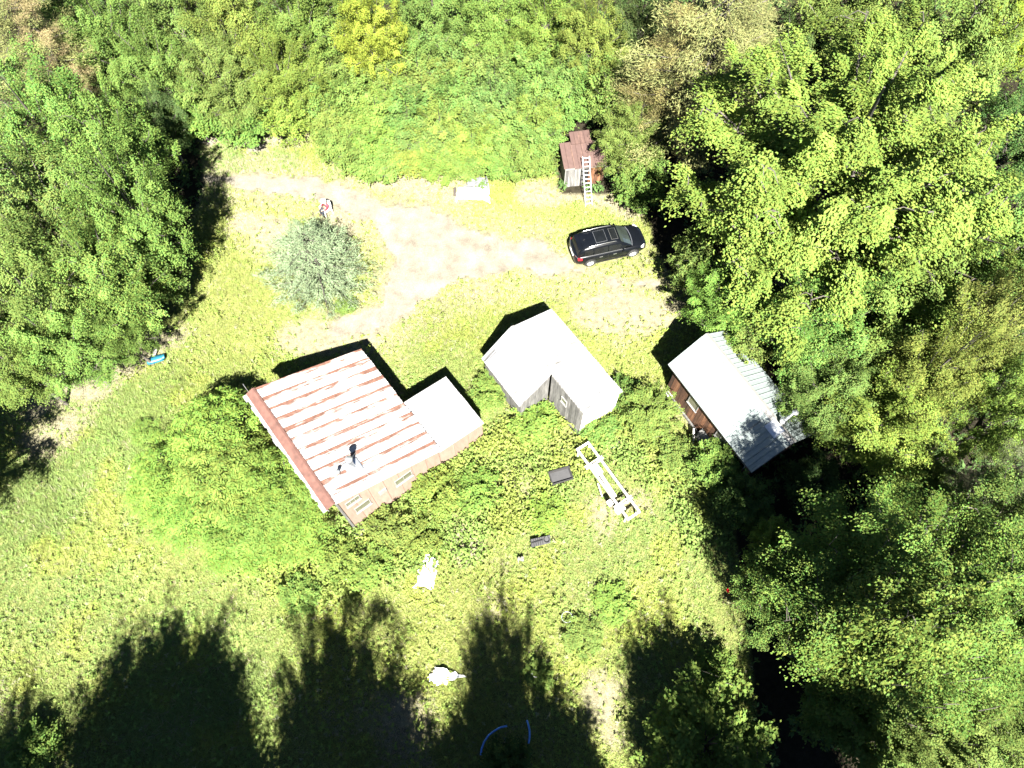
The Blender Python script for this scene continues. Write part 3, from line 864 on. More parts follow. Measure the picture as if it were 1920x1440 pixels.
# ---- shrubs standing in the rough grass
shr = [('shrub_a', 640, 1045, 38, 1.5, SUM, 'leafy bush at the near corner of the house'), ('shrub_b', 730, 985, 40, 1.5, LG, 'bush against the house wall under its windows'),
       ('shrub_a', 820, 915, 42, 1.6, YG, 'bush against the house wall near the low extension'), ('shrub_b', 895, 915, 40, 1.4, LG, 'bush with a dark hollow, between the house extension and the grey tub'),
       ('shrub_a', 920, 730, 34, 1.2, LG, 'bush squeezed between the house extension and the white-roofed shed'), ('shrub_b', 1000, 790, 40, 1.2, YG, 'bush in the inner corner of the white-roofed shed'),
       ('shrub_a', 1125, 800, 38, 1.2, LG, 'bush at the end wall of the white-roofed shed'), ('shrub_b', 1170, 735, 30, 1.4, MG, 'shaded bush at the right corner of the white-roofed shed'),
       ('shrub_a', 1270, 850, 36, 1.2, LG, 'bush right of the white timber frame'), ('shrub_b', 690, 1060, 40, 1.1, LG, 'bush below the house corner towards the tree shadows'),
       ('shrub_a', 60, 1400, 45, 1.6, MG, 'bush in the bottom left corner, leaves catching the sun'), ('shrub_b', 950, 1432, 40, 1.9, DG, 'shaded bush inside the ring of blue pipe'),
       ('shrub_a', 560, 1110, 34, 1.1, LG, 'bush at the edge of the long tree shadow below the sumac'), ('shrub_b', 648, 572, 18, 0.6, LG, 'little leafy bush at the foot of the blue-green pine'),
       ('shrub_a', 1090, 1190, 34, 0.6, LG, 'low weedy bush right of the half-buried white ring'), ('shrub_b', 1150, 1130, 34, 0.6, YG, 'low bush in the meadow above the right-hand tree shadow'),
       ('shrub_a', 270, 810, 24, 0.6, LG, 'low dark bush alone in the meadow left of the sumac'), ('shrub_b', 1020, 960, 34, 0.9, YG, 'low bush between the grey tub and the black tray'),
       ('shrub_a', 790, 1010, 36, 1.2, YG, 'yellow-green bush above the crumpled white sheet'), 
       ('shrub_a', 1345, 1260, 40, 1.4, LG, 'bush on the sunlit edge left of the dark hollow'), ('shrub_b', 1010, 1265, 26, 0.8, LG, 'low bush around the small wire ring')]
for k, x, y, r, h, c, lab in shr: plant('leafy_bush', k, x, y, r, h, c, lab, 'bush', None, 'foliage', 'stem')
# ---- trees south of the picture: their crowns stand behind the drone, their shadows lie on the meadow
def south_tree(kind, px, py, h, r, label, colr=MG):
    tip = at(px, py)
    k = h * 0.97 / math.tan(SUN_EL)
    wm, cm, kr, kh, _ = KIND[kind]
    root = empty('broadleaf_tree', (tip.x - k * -math.sin(SUN_AZ), tip.y - k * -math.cos(SUN_AZ), 0), _rt.uniform(0, 6.28))
    root.scale = (r / kr, r / kr, h / kh)
    tag(root, label, 'tree', 'trees behind the camera')
    link('trunk', wm, None, root); c = link('crown', cm, None, root); c.color = (*colr, 1)
lab = 'tall tree below the picture, known by its long shadow on the meadow'
for k, x, y, h, r in [('full_oak', 345, 1185, 18, 3.6), ('full_oak', 250, 1235, 15, 3.0), ('full_oak', 400, 1225, 16, 1.9), ('maple_b', 650, 1120, 19, 3.2), ('oak_b', 590, 1150, 17, 2.2),
                      ('full_oak', 650, 1320, 13, 3.6), ('maple_a', 945, 1112, 20, 2.0), ('full_oak', 905, 1150, 18, 1.5), ('full_oak', 900, 1300, 14, 2.6), ('full_oak', 1020, 1310, 14, 2.6), ('full_oak', 770, 1365, 12, 2.8),
                      ('full_oak', 1225, 1175, 18, 2.4), ('full_oak', 1290, 1230, 17, 2.4), ('full_oak', 45, 1315, 14, 2.2), ('full_oak', 1392, 950, 20, 1.7), ('full_oak', 1425, 1150, 18, 2.2), 
                      ('full_oak', 330, 1330, 14, 4.2), ('full_oak', 960, 1400, 12, 3.6)]:
    south_tree(k, x, y, h, r, lab)

# ------------------------------------------------------------------ buildings
def sheet(width, length, ribs, rib_h=0.035, rib_w=0.06, thick=0.012):
    """one ribbed metal roofing sheet: x across 0..width, y down the slope 0..length, a little edge thickness"""
    prof = [(0.0, 0.0)]
    for i in range(ribs):
        c = width * (i + 0.5) / ribs if ribs > 1 else width * 0.5
        c = width * i / max(1, ribs) + 0.05
        prof += [(c - rib_w / 2 + 0.001, 0.0), (c - rib_w / 4, rib_h), (c + rib_w / 4, rib_h), (c + rib_w / 2, 0.0)]
    prof.append((width, 0.0))
    mb = MB()
    n = len(prof)
    vs = [(x, 0, z) for x, z in prof] + [(x, length, z) for x, z in prof]
    mb.add(vs, [(i, i + 1, n + i + 1, n + i) for i in range(n - 1)])
    mb.add([(0, length, 0), (width, length, 0), (width, length, -thick * 2), (0, length, -thick * 2)], [(0, 1, 2, 3)])
    return mb.mesh('roof_sheet')

def slope_mat(p, along, down):
    """local frame of a roof slope: x along the eave, y down the slope"""
    x = Vector(along).normalized(); y = Vector(down).normalized(); z = x.cross(y)
    if z.z < 0: z = -z
    m = Matrix.Identity(4)
    for i in range(3):
        m[i][0], m[i][1], m[i][2], m[i][3] = x[i], y[i], z[i], p[i]
    return m

def roof_slope(parent, me_cache, p0, p1, q0, width, ribs, mat, jag=0.03, seed=1, name='roof_sheet', lift=0.03):
    """cover the slope from ridge p0-p1 down to the eave q0 with separate sheets"""
    rr = random.Random(seed)
    p0, p1, q0 = Vector(p0), Vector(p1), Vector(q0)
    along = p1 - p0; down = q0 - p0
    n = max(1, round(along.length / width)); w = along.length / n
    me = sheet(w + 0.03, down.length, ribs); me.materials.append(mat)
    for i in range(n):
        o = link(name, me, None, parent)
        m = slope_mat(p0 + along.normalized() * (w * i), along, down)
        up = Vector((m[0][2], m[1][2], m[2][2]))
        m.translation += up * (lift + (0.006 if i % 2 else 0.0)) + down.normalized() * rr.uniform(-jag, jag)
        o.matrix_local = m
    return w

def window(parent, c, right, up, w, h, frame=0.05, glass='glass_pale', mull=0, fm='white_paint', proud=0.02):
    """frame of four bars, sill, recessed pane; c = middle on the wall face, right/up in the wall plane"""
    c, r, u = Vector(c), Vector(right).normalized(), Vector(up).normalized()
    n = r.cross(u)
    mb = MB()
    for s in (-1, 1):
        mb.bar(c + r * s * w / 2 - u * h / 2 + n * 0.02, c + r * s * w / 2 + u * h / 2 + n * 0.02, frame, proud * 2, up=n)
    a = w / 2 - frame / 2 - 0.002
    for s in (-1, 1):
        mb.bar(c - r * a + u * s * (h / 2 - frame / 2) + n * 0.022, c + r * a + u * s * (h / 2 - frame / 2) + n * 0.022, frame, proud * 2 - 0.006, up=n)
    for i in range(mull):
        x = -w / 2 + w * (i + 1) / (mull + 1)
        mb.bar(c + r * x - u * (h / 2 - frame) + n * 0.015, c + r * x + u * (h / 2 - frame) + n * 0.015, 0.03, 0.05, up=n)
    f = mb.build('window', M[fm], parent)
    g = MB().prism([c - r * a - u * (h / 2 - frame) + n * 0.006, c + r * a - u * (h / 2 - frame) + n * 0.006, c + r * a + u * (h / 2 - frame) + n * 0.006, c - r * a + u * (h / 2 - frame) + n * 0.006], n * 0.006)
    g.build('pane', M[glass], f)
    s = MB().bar(c - r * (w / 2 + 0.05) - u * (h / 2 + 0.03) + n * 0.03, c + r * (w / 2 + 0.05) - u * (h / 2 + 0.03) + n * 0.03, 0.04, 0.09, up=n)
    s.build('sill', M[fm], f)
    return f

def boards(parent, p0, p1, z0, ztop, w, mat, name='board', gap=0.012, th=0.03, seed=0, normal=None):
    """upright boards along the wall foot p0-p1; ztop(t) gives the top height"""
    rr = random.Random(seed)
    p0, p1 = Vector((*p0, 0)), Vector((*p1, 0))
    d = p1 - p0; L = d.length; d.normalize()
    n = Vector((d.y, -d.x, 0)) if normal is None else Vector(normal)
    k = max(1, round(L / w)); bw = L / k
    for i in range(k):
        a, b = p0 + d * (i * bw + gap / 2), p0 + d * ((i + 1) * bw - gap / 2)
        za, zb = ztop(i / k), ztop((i + 1) / k)
        t = th + rr.uniform(-0.008, 0.008)
        lo = z0 + rr.uniform(0, 0.06)
        mid = (a + b) / 2
        poly = [Vector((a.x - mid.x, a.y - mid.y, lo)), Vector((b.x - mid.x, b.y - mid.y, lo)), Vector((b.x - mid.x, b.y - mid.y, zb)), Vector((a.x - mid.x, a.y - mid.y, za))]
        MB().prism(poly, n * t).build(name, mat, parent, loc=(mid.x, mid.y, 0))

# ---------------- the house with the rust-striped roof
A = at(475, 728, 5.3)
HR = R(-52.0)
house = empty('house', (A.x, A.y, 0), HR)
tag(house, 'house with a rust-striped white metal roof, pinkish walls and a low white extension', 'house')
HL, HW, RZ, EZ = 7.7, 5.95, 5.25, 2.6
sl = lambda y: RZ + (EZ - RZ) * y / HW
x0, x1 = 0.12, HL - 0.1
y0, y1 = 0.06, HW - 0.12
LX0, LW, LZ = 4.15, 2.85, 2.15
def wall_core():
    mb = MB()
    t = 0.1
    def wl(a, b, za, zb):   # vertical wall slab between plan points
        a, b = Vector((*a, 0)), Vector((*b, 0))
        d = (b - a).normalized(); n = Vector((-d.y, d.x, 0)) * t
        mb.prism([a + Vector((0, 0, -0.2)), b + Vector((0, 0, -0.2)), b + Vector((0, 0, zb)), a + Vector((0, 0, za))], n)
    wl((x0, y0), (x1, y0), RZ - 0.1, RZ - 0.1)
    wl((x1, y0 + t), (x1, y1), sl(y0) - 0.1, sl(y1) - 0.1)
    wl((x1 - t - 0.002, y1), (x0, y1), EZ - 0.12, EZ - 0.12)
    wl((x0, y1 - t), (x0, y0 + t), sl(y1) - 0.1, sl(y0) - 0.1)
    return mb
wall_core().build('wall', M['siding'], house)
lm = MB()
lm.box(LX0 + 0.1, LX0 + 0.2, y1 + 0.01, HW + LW - 0.16, -0.2, LZ - 0.02).box(LX0 + 0.1, x1 - 0.012, HW + LW - 0.155, HW + LW - 0.06, -0.2, LZ - 0.06).box(x1 - 0.1, x1 - 0.004, y1 + 0.015, HW + LW - 0.16, -0.2, LZ - 0.02)
lm.build('extension_wall', M['siding'], house)
# gable end faced with siding panels
npan = 7
for i in range(npan):
    ya, yb = y0 + 0.01 + (y1 - y0 - 0.02) * i / npan, y0 + 0.01 + (y1 - y0 - 0.02) * (i + 1) / npan - 0.018
    mid = (ya + yb) / 2
    MB().prism([(0, ya - mid, -0.1), (0, yb - mid, -0.1), (0, yb - mid, sl(yb) - 0.13), (0, ya - mid, sl(ya) - 0.13)], (0.03 + 0.004 * (i % 2), 0, 0)).build('siding_panel', M['siding'], house, loc=(x1 + 0.004, mid, 0))
for i in range(3):
    ya, yb = y1 + 0.02 + (LW) * i / 3, y1 + 0.02 + LW * (i + 1) / 3 - 0.02
    mid = (ya + yb) / 2
    MB().prism([(0, ya - mid, -0.1), (0, yb - mid, -0.1), (0, yb - mid, 2.5 - 0.15 * (yb - y1) - 0.12), (0, ya - mid, 2.5 - 0.15 * (ya - y1) - 0.12)], (0.03, 0, 0)).build('siding_panel', M['siding'], house, loc=(x1 + 0.004, mid, 0))
MB().bar((x1 + 0.03, y0, -0.1), (x1 + 0.03, y0, RZ - 0.15), 0.12, 0.12).build('corner_board', M['grey_board'], house)
wn_ = x1 + 0.045
window(house, (wn_, 0.78, 4.05), (0, 1, 0), (0, 0, 1), 0.75, 0.62, mull=2)
window(house, (wn_, 1.05, 2.55), (0, 1, 0), (0, 0, 1), 0.85, 0.80)
window(house, (wn_, 3.55, 2.35), (0, 1, 0), (0, 0, 1), 1.0, 0.80, mull=1)
MB().box(wn_ - 0.01, wn_ + 0.05, 2.05, 2.5, 2.35, 2.8).build('vent_plate', M['white_paint'], house)
# roofs
roof_slope(house, None, (0, 0.02, RZ), (HL, 0.02, RZ), (0, HW, EZ), 0.70, 3, M['roof_rust'], seed=3)
roof_slope(house, None, (LX0, HW - 0.06, EZ - 0.10), (HL, HW - 0.06, EZ - 0.10), (LX0, HW + LW, LZ + 0.02), 0.71, 3, M['roof_plain'], seed=4)
MB().prism([(0, 0.06, RZ + 0.075), (0, -0.05, RZ + 0.115), (0, -0.46, RZ - 0.03), (0, -0.46, RZ - 0.06), (0, -0.05, RZ + 0.085), (0, 0.06, RZ + 0.045)], (HL, 0, 0)).build('ridge_flashing', M['flash_rust'], house)
rr_ = random.Random(2)
fb = MB()
xx = 0.0
while xx < HL - 0.05:          # pale ragged ends of the sheets below the flashing
    w = 0.2
    fb.box(xx + 0.005, min(xx + w, HL) - 0.005, -0.46 - rr_.uniform(0.10, 0.22), -0.40, RZ - 0.115, RZ - 0.075)
    xx += w
fb.build('sheet_ends', M['roof_plain'], house)
MB().box(0, HL, -0.42, -0.385, RZ - 0.33, RZ - 0.12).build('fascia', M['white_paint'], house)
# stovepipe with flashing and a second short vent, guyed with wire
bx, by = 6.35, 1.75
bz = sl(by)
ch = MB(); ch.lathe([(0.12, -0.3), (0.12, 1.05), (0.125, 1.05), (0.125, 1.0)], (bx, by, bz), 14)
p_ = ch.build('stovepipe', M['galv'], house, True)
MB().lathe([(0.0, 1.34), (0.19, 1.20), (0.19, 1.17), (0.0, 1.28)], (bx, by, bz), 14).build('pipe_cap', M['galv'], p_, True)
fl_ = MB(); fl_.prism([(bx - 0.35, by - 0.4, sl(by - 0.4) + 0.09), (bx + 0.35, by - 0.4, sl(by - 0.4) + 0.09), (bx + 0.35, by + 0.4, sl(by + 0.4) + 0.09), (bx - 0.35, by + 0.4, sl(by + 0.4) + 0.09)], (0, 0, 0.012))
fl_.build('pipe_flashing', M['galv'], house)
MB().lathe([(0.05, -0.2), (0.05, 0.42), (0.10, 0.42), (0.10, 0.5), (0.0, 0.52)], (bx + 0.05, by - 0.75, sl(by - 0.75)), 10).build('vent_pipe', M['galv'], house, True)
for dx, dy in ((-1.5, -0.6), (-1.0, 1.1), (0.9, 0.4)):
    MB().tube([(bx, by, bz + 0.9), (bx + dx, by + dy, sl(by + dy) + 0.05)], 0.008, 4).build('guy_wire', M['galv'], house)
MB().tube([(0.05, -0.3, RZ - 0.3), (-0.02, -0.28, RZ + 0.9)], 0.012, 5).build('antenna', M['galv'], house)
# loose pale stone footing at the near corner
for i in range(5):
    MB().lathe([(0.0, -0.1), (0.2, -0.05), (0.22, 0.08), (0.1, 0.17), (0.0, 0.18)], (x1 + 0.3 + 0.12 * (i % 2), -0.15 + 0.4 * i, 0), 7).build('footing_stone', M['stone'], house)

# ---------------- white-roofed L-shaped shed
S0 = at(959, 613, 3.6)
shed = empty('shed', (S0.x, S0.y, 0), R(-54.0))
tag(shed, 'L-shaped shed with a dazzling white metal roof and grey board walls', 'shed')
SL, SF, SW_R, SW_L, SR, SER, SEL = 6.45, 3.66, 2.82, 2.08, 3.6, 2.75, 2.05
roof_slope(shed, None, (0, 0, SR), (SL, 0, SR), (0, SW_R, SER), 0.8, 4, M['roof_plain'], seed=5, jag=0.015)
roof_slope(shed, None, (SF, -0.02, SR), (0, -0.02, SR), (SF, -SW_L, SEL), 0.8, 4, M['roof_plain'], seed=6, jag=0.015)
MB().prism([(0, 0.16, SR + 0.035), (0, 0, SR + 0.095), (0, -0.14, SR + 0.005), (0, -0.14, SR - 0.01), (0, 0, SR + 0.08), (0, 0.16, SR + 0.02)], (SF, 0, 0)).build('ridge_cap', M['white_paint'], shed)
cr = MB()
e = 0.12
cr.prism([(e, -SW_L + e, -0.1), (e, SW_R - e, -0.1), (e, SW_R - e, SER - 0.08), (e, 0, SR - 0.08), (e, -SW_L + e, SEL - 0.06)], (0.06, 0, 0))
cr.prism([(e + 0.07, SW_R - e - 0.06, -0.1), (SL - e - 0.07, SW_R - e - 0.06, -0.1), (SL - e - 0.07, SW_R - e - 0.06, SER - 0.06), (e + 0.07, SW_R - e - 0.06, SER - 0.06)], (0, 0.055, 0))
cr.prism([(SL - e - 0.06, e, -0.1), (SL - e - 0.06, SW_R - e, -0.1), (SL - e - 0.06, SW_R - e, SER - 0.06), (SL - e - 0.06, e, SR - 0.12)], (0.055, 0, 0))
cr.prism([(SF, 0.07, -0.1), (SL - e - 0.07, 0.07, -0.1), (SL - e - 0.07, 0.07, SR - 0.12), (SF, 0.07, SR - 0.12)], (0, 0.05, 0))
cr.prism([(SF - e - 0.06, -SW_L + e, -0.1), (SF - e - 0.06, 0.0, -0.1), (SF - e - 0.06, 0.0, SR - 0.12), (SF - e - 0.06, -SW_L + e, SEL - 0.06)], (0.055, 0, 0))
cr.prism([(e + 0.07, -SW_L + e, -0.1), (SF - e - 0.07, -SW_L + e, -0.1), (SF - e - 0.07, -SW_L + e, SEL - 0.06), (e + 0.07, -SW_L + e, SEL - 0.06)], (0, 0.055, 0))
cr.build('wall', M['grey_board'], shed)
boards(shed, (SF, 0.06), (SL - 0.12, 0.06), 0, lambda t: SR - 0.13, 0.24, M['grey_board'], seed=1)
boards(shed, (SF - 0.11, -SW_L + 0.12), (SF - 0.11, -0.02), 0, lambda t: SEL - 0.08 + (SR - SEL - 0.06) * t, 0.24, M['grey_board'], seed=2)
boards(shed, (SL - 0.115, 0.12), (SL - 0.115, SW_R - 0.12), 0, lambda t: SR - 0.16 + (SER - SR) * t, 0.30, M['pale_board'], seed=3)
window(shed, (4.9, 0.018, 2.35), (1, 0, 0), (0, 0, 1), 0.42, 0.6, glass='glass_pale', proud=0.03)
# loose grey lattice panel on the left eave corner
lp = MB()
for i in range(9): lp.box(0.08 + i * 0.075, 0.115 + i * 0.075, -SW_L + 0.0, -SW_L + 0.34, SEL + 0.0, SEL + 0.02)
b_ = MB()
L0 = Vector((0.12, -SW_L + 0.03, SEL + 0.07)); up_ = Vector((0, SW_L, SR - SEL)).normalized()
for i in range(12):
    a = L0 + up_ * (0.085 * i); b_.bar(a, a + Vector((0.26, 0, 0)), 0.025, 0.02)
for i in range(5):
    a = L0 + Vector((0.065 * i, 0, 0.014)); b_.bar(a, a + up_ * 0.94, 0.02, 0.02)
b_.build('lattice_panel', M['plastic_grey'], shed)

# ---------------- cabin with brown boards
C0 = at(1323, 627, 4.4)
cab = empty('cabin', (C0.x, C0.y, 0), R(-58.8))
tag(cab, 'cabin with a white and pale green metal roof and brown board wall, half under trees', 'cabin')
CL, CW, CR, CE = 7.3, 2.13, 4.4, 2.9
roof_slope(cab, None, (CL, -0.01, CR), (0, -0.01, CR), (CL, -CW, CE), 0.61, 2, M['roof_green'], seed=7, jag=0.0)
roof_slope(cab, None, (0, 0.01, CR), (CL, 0.01, CR), (0, CW, CE), 0.61, 2, M['roof_green'], seed=8, jag=0.0)
MB().prism([(0, 0.2, CR - 0.02), (0, 0, CR + 0.11), (0, -0.2, CR - 0.02), (0, -0.2, CR - 0.035), (0, 0, CR + 0.09), (0, 0.2, CR - 0.035)], (CL, 0, 0)).build('ridge_cap', M['white_paint'], cab)
cw = MB()
ex, ey = 0.35, 0.28
top = lambda y: CR - (CR - CE) * abs(y) / CW - 0.09
for xq in (ex, CL - ex - 0.08):
    cw.prism([(xq, -CW + ey, -0.1), (xq, CW - ey, -0.1), (xq, CW - ey, top(CW - ey)), (xq, 0, top(0)), (xq, -CW + ey, top(CW - ey))], (0.08, 0, 0))
cw.box(ex + 0.085, CL - ex - 0.085, -CW + ey, -CW + ey + 0.08, -0.1, top(CW - ey)).box(ex + 0.085, CL - ex - 0.085, CW - ey - 0.08, CW - ey, -0.1, top(CW - ey))
cw.build('wall', M['brown_board'], cab)
boards(cab, (ex, -CW + ey - 0.004), (CL - ex, -CW + ey - 0.004), 0.05, lambda t: CE + 0.02, 0.24, M['brown_board'], seed=11)
boards(cab, (ex - 0.004, CW - ey), (ex - 0.004, -CW + ey), 0.05, lambda t: top(CW - ey - t * 2 * (CW - ey)) - 0.02, 0.3, M['grey_board'], seed=12, normal=(-1, 0, 0))
MB().box(0.02, CL - 0.02, -CW + 0.02, -CW + 0.06, CE - 0.16, CE - 0.02).build('fascia', M['trim_dark'], cab)
yw = -CW + ey - 0.045
window(cab, (2.35, yw, 1.95), (1, 0, 0), (0, 0, 1), 0.75, 0.95)
window(cab, (4.75, yw, 2.05), (1, 0, 0), (0, 0, 1), 0.7, 0.8, mull=1)
window(cab, (6.35, yw, 1.75), (1, 0, 0), (0, 0, 1), 0.8, 1.1, glass='glass')
MB().box(0.6, 4.6, yw - 0.16, yw - 0.06, 0.05, 0.22).build('sill_log', M['grey_board'], cab)
# elbowed stovepipe on its flashing
px_, py_ = 6.15, 0.12
sp = MB()
sp.tube([(px_, py_, CR - 0.3), (px_, py_, CR + 0.30), (px_ + 0.06, py_ + 0.05, CR + 0.40)], 0.16, 12)
s_ = sp.build('stovepipe', M['galv'], cab, True)
MB().tube([(px_ + 0.02, py_ + 0.02, CR + 0.36), (px_ - 0.02, py_ + 0.55, CR + 0.62), (px_ + 0.04, py_ + 0.62, CR + 0.66)], 0.075, 10).build('elbow', M['galv'], s_, True)
MB().lathe([(0.0, 0.18), (0.16, 0.1), (0.17, 0.06), (0.0, 0.04)], (px_ - 0.0, py_ + 0.66, CR + 0.62), 10).build('pipe_cap', M['galv'], s_, True)
MB().prism([(px_ - 0.38, -0.55, CR - 0.27), (px_ + 0.42, -0.55, CR - 0.27), (px_ + 0.42, -0.02, CR + 0.12), (px_ - 0.38, -0.02, CR + 0.12)], (0, 0, 0.015)).build('pipe_flashing', M['galv'], cab)

# ---------------- little rusty shed with its ladder
O0 = at(1056, 352, 0)
outb = empty('tool_shed', (O0.x + 0.05, O0.y, 0), R(9.0))
tag(outb, 'little shed of dark boards with a rusty brown stepped roof, ladder leaning on it', 'shed')
OW, OD, OH = 2.62, 1.65, 1.95
mb = MB()
mb.prism([(0, 0.03, -0.1), (0, OD, -0.1), (0, OD, OH + 0.28), (0, 0.03, OH - 0.05)], (0.06, 0, 0))
mb.prism([(OW - 0.06, 0.03, -0.1), (OW - 0.06, OD, -0.1), (OW - 0.06, OD, OH + 0.28), (OW - 0.06, 0.03, OH - 0.05)], (0.06, 0, 0))
mb.box(0.065, OW - 0.065, OD - 0.06, OD - 0.002, -0.1, OH + 0.26).box(0.065, OW - 0.065, 0.035, 0.09, -0.1, OH - 0.06)
mb.build('wall', M['grey_board'], outb)
boards(outb, (0.0, 0.03), (1.25, 0.03), 0, lambda t: OH - 0.1, 0.21, M['grey_board'], seed=21)
boards(outb, (1.55, 0.03), (OW, 0.03), 0, lambda t: OH - 0.1, 0.21, M['brown_board'], seed=22)
MB().box(1.27, 1.53, 0.012, 0.034, 0.05, OH - 0.12).build('door_gap', M['dark_in'], outb)
MB().box(-0.06, OW + 0.06, -0.13, -0.06, OH - 0.13, OH + 0.015).build('fascia', M['white_paint'], outb)
MB().bar((0.0, -0.02, 0), (0.0, -0.02, OH - 0.14), 0.07, 0.06).build('corner_post', M['white_paint'], outb)
roof_slope(outb, None, (OW + 0.1, OD + 0.05, OH + 0.36), (-0.1, OD + 0.05, OH + 0.36), (OW + 0.1, -0.16, OH + 0.0), 0.70, 2, M['roof_brown'], seed=23, jag=0.05)
mb = MB()
mb.box(0.75, 0.81, OD + 0.02, OD + 0.7, -0.1, OH + 0.3).box(1.75, 1.81, OD + 0.02, OD + 0.7, -0.1, OH + 0.3).box(0.815, 1.745, OD + 0.64, OD + 0.7, -0.1, OH + 0.28)
mb.build('rear_wall', M['grey_board'], outb)
roof_slope(outb, None, (1.95, OD + 0.8, OH + 0.52), (0.65, OD + 0.8, OH + 0.52), (1.95, OD - 0.15, OH + 0.42), 0.65, 2, M['roof_brown'], seed=24, jag=0.04, name='rear_roof_sheet')

lf, lt = at(1104, 386, 0.0), at(1098.5, 293, 2.75)
lad = empty('ladder', lf)
tag(lad, 'pale aluminium ladder leaning against the little rusty shed', 'ladder')
d_ = lt - lf; side = Vector((1, 0.12, 0)).normalized() * 0.22
for s in (-1, 1):
    MB().bar(side * s, side * s + d_, 0.045, 0.075).build('rail', M['alu'], lad)
nr = 12
me_r = MB().bar(-side * 0.9, side * 0.9, 0.05, 0.035).mesh('rung'); me_r.materials.append(M['alu'])
for i in range(nr): link('rung', me_r, None, lad, d_ * ((i + 0.6) / nr))

# ------------------------------------------------------------------ parked SUV
def lerp_tab(tab, x):
    for (xa, *a), (xb, *b) in zip(tab[:-1], tab[1:]):
        if xa <= x <= xb:
            t = (x - xa) / (xb - xa)
            return [p + (q - p) * t for p, q in zip(a, b)]
    return tab[-1][1:] if x > tab[-1][0] else tab[0][1:]

cc = (at(1072, 470, 0.8) + at(1207, 440, 0.8)) / 2
car = empty('parked_car', (cc.x, cc.y, 0.0), R(14.8))
tag(car, 'black SUV with two sunroofs and silver roof rails parked on the dirt track', 'car')
# stations: x, half width, belt/deck height, sill height
BODY = [(-2.38, 0.66, 0.86, 0.42), (-2.30, 0.80, 1.00, 0.32), (-2.05, 0.91, 1.05, 0.27), (-1.5, 0.945, 1.06, 0.25), (-0.5, 0.945, 1.04, 0.24), (0.5, 0.945, 1.02, 0.24), (1.05, 0.94, 1.01, 0.24),
        (1.5, 0.925, 0.97, 0.25), (1.95, 0.89, 0.90, 0.27), (2.25, 0.78, 0.80, 0.31), (2.36, 0.62, 0.70, 0.36), (2.40, 0.45, 0.58, 0.42)]
mb = MB(); ring = []
for x, w, zt, zb in BODY:
    prof = [(0, zb), (w * 0.86, zb), (w * 0.98, zb + 0.14), (w, (zb + zt) / 2), (w * 0.985, zt - 0.16), (w * 0.93, zt - 0.04), (w * 0.80, zt + 0.012), (w * 0.4, zt + 0.035), (0, zt + 0.04)]
    full = [(x, y, z) for y, z in prof] + [(x, -y, z) for y, z in reversed(prof[1:-1])]
    ring.append(full)
n = len(ring[0])
vs = [p for r_ in ring for p in r_]
fs = [(i * n + k, i * n + (k + 1) % n, (i + 1) * n + (k + 1) % n, (i + 1) * n + k) for i in range(len(ring) - 1) for k in range(n)]
fs += [tuple(range(n)), tuple(reversed(range((len(ring) - 1) * n, len(ring) * n)))]
mb.add(vs, fs)
body = mb.build('body', M['car_paint'], car, True)
# greenhouse: stations x, half width bottom, half width top, z bottom, z top
GH = [(-2.22, 0.74, 0.70, 1.02, 1.10), (-2.00, 0.80, 0.66, 1.03, 1.50), (-1.75, 0.83, 0.66, 1.04, 1.62), (-1.0, 0.85, 0.665, 1.04, 1.68), (-0.1, 0.85, 0.665, 1.03, 1.685), (0.45, 0.84, 0.65, 1.02, 1.63), (0.75, 0.83, 0.70, 1.01, 1.46), (1.36, 0.78, 0.76, 0.985, 1.02)]
mb = MB(); ring = []
for x, wb, wt, zb, zt in GH:
    h_ = zt - zb
    prof = [(0, zb), (wb, zb), (wb * 0.6 + wt * 0.4, zb + h_ * 0.5), (wt + 0.03, zb + h_ * 0.88), (wt * 0.9, zb + h_ * 0.985), (wt * 0.5, zt + 0.012), (0, zt + 0.02)]
    ring.append([(x, y, z) for y, z in prof] + [(x, -y, z) for y, z in reversed(prof[1:-1])])
n = len(ring[0])
vs = [p for r_ in ring for p in r_]
fs = [(i * n + k, i * n + (k + 1) % n, (i + 1) * n + (k + 1) % n, (i + 1) * n + k) for i in range(len(ring) - 1) for k in range(n)]
fs += [tuple(range(n)), tuple(reversed(range((len(ring) - 1) * n, len(ring) * n)))]
mb.add(vs, fs)
mb.build('cabin_shell', M['car_paint'], car, True)
def gh(x, f):
    wb, wt, zb, zt = lerp_tab(GH, x); return wb + (wt - wb) * f, zb + (zt - zb) * f
def glass_strip(name, pts_lo, pts_hi, mat, push):
    mb = MB(); k = len(pts_lo)
    mb.add(list(pts_lo) + list(pts_hi), [(i, i + 1, k + i + 1, k + i) for i in range(k - 1)])
    o = mb.build(name, mat, car)
    return o
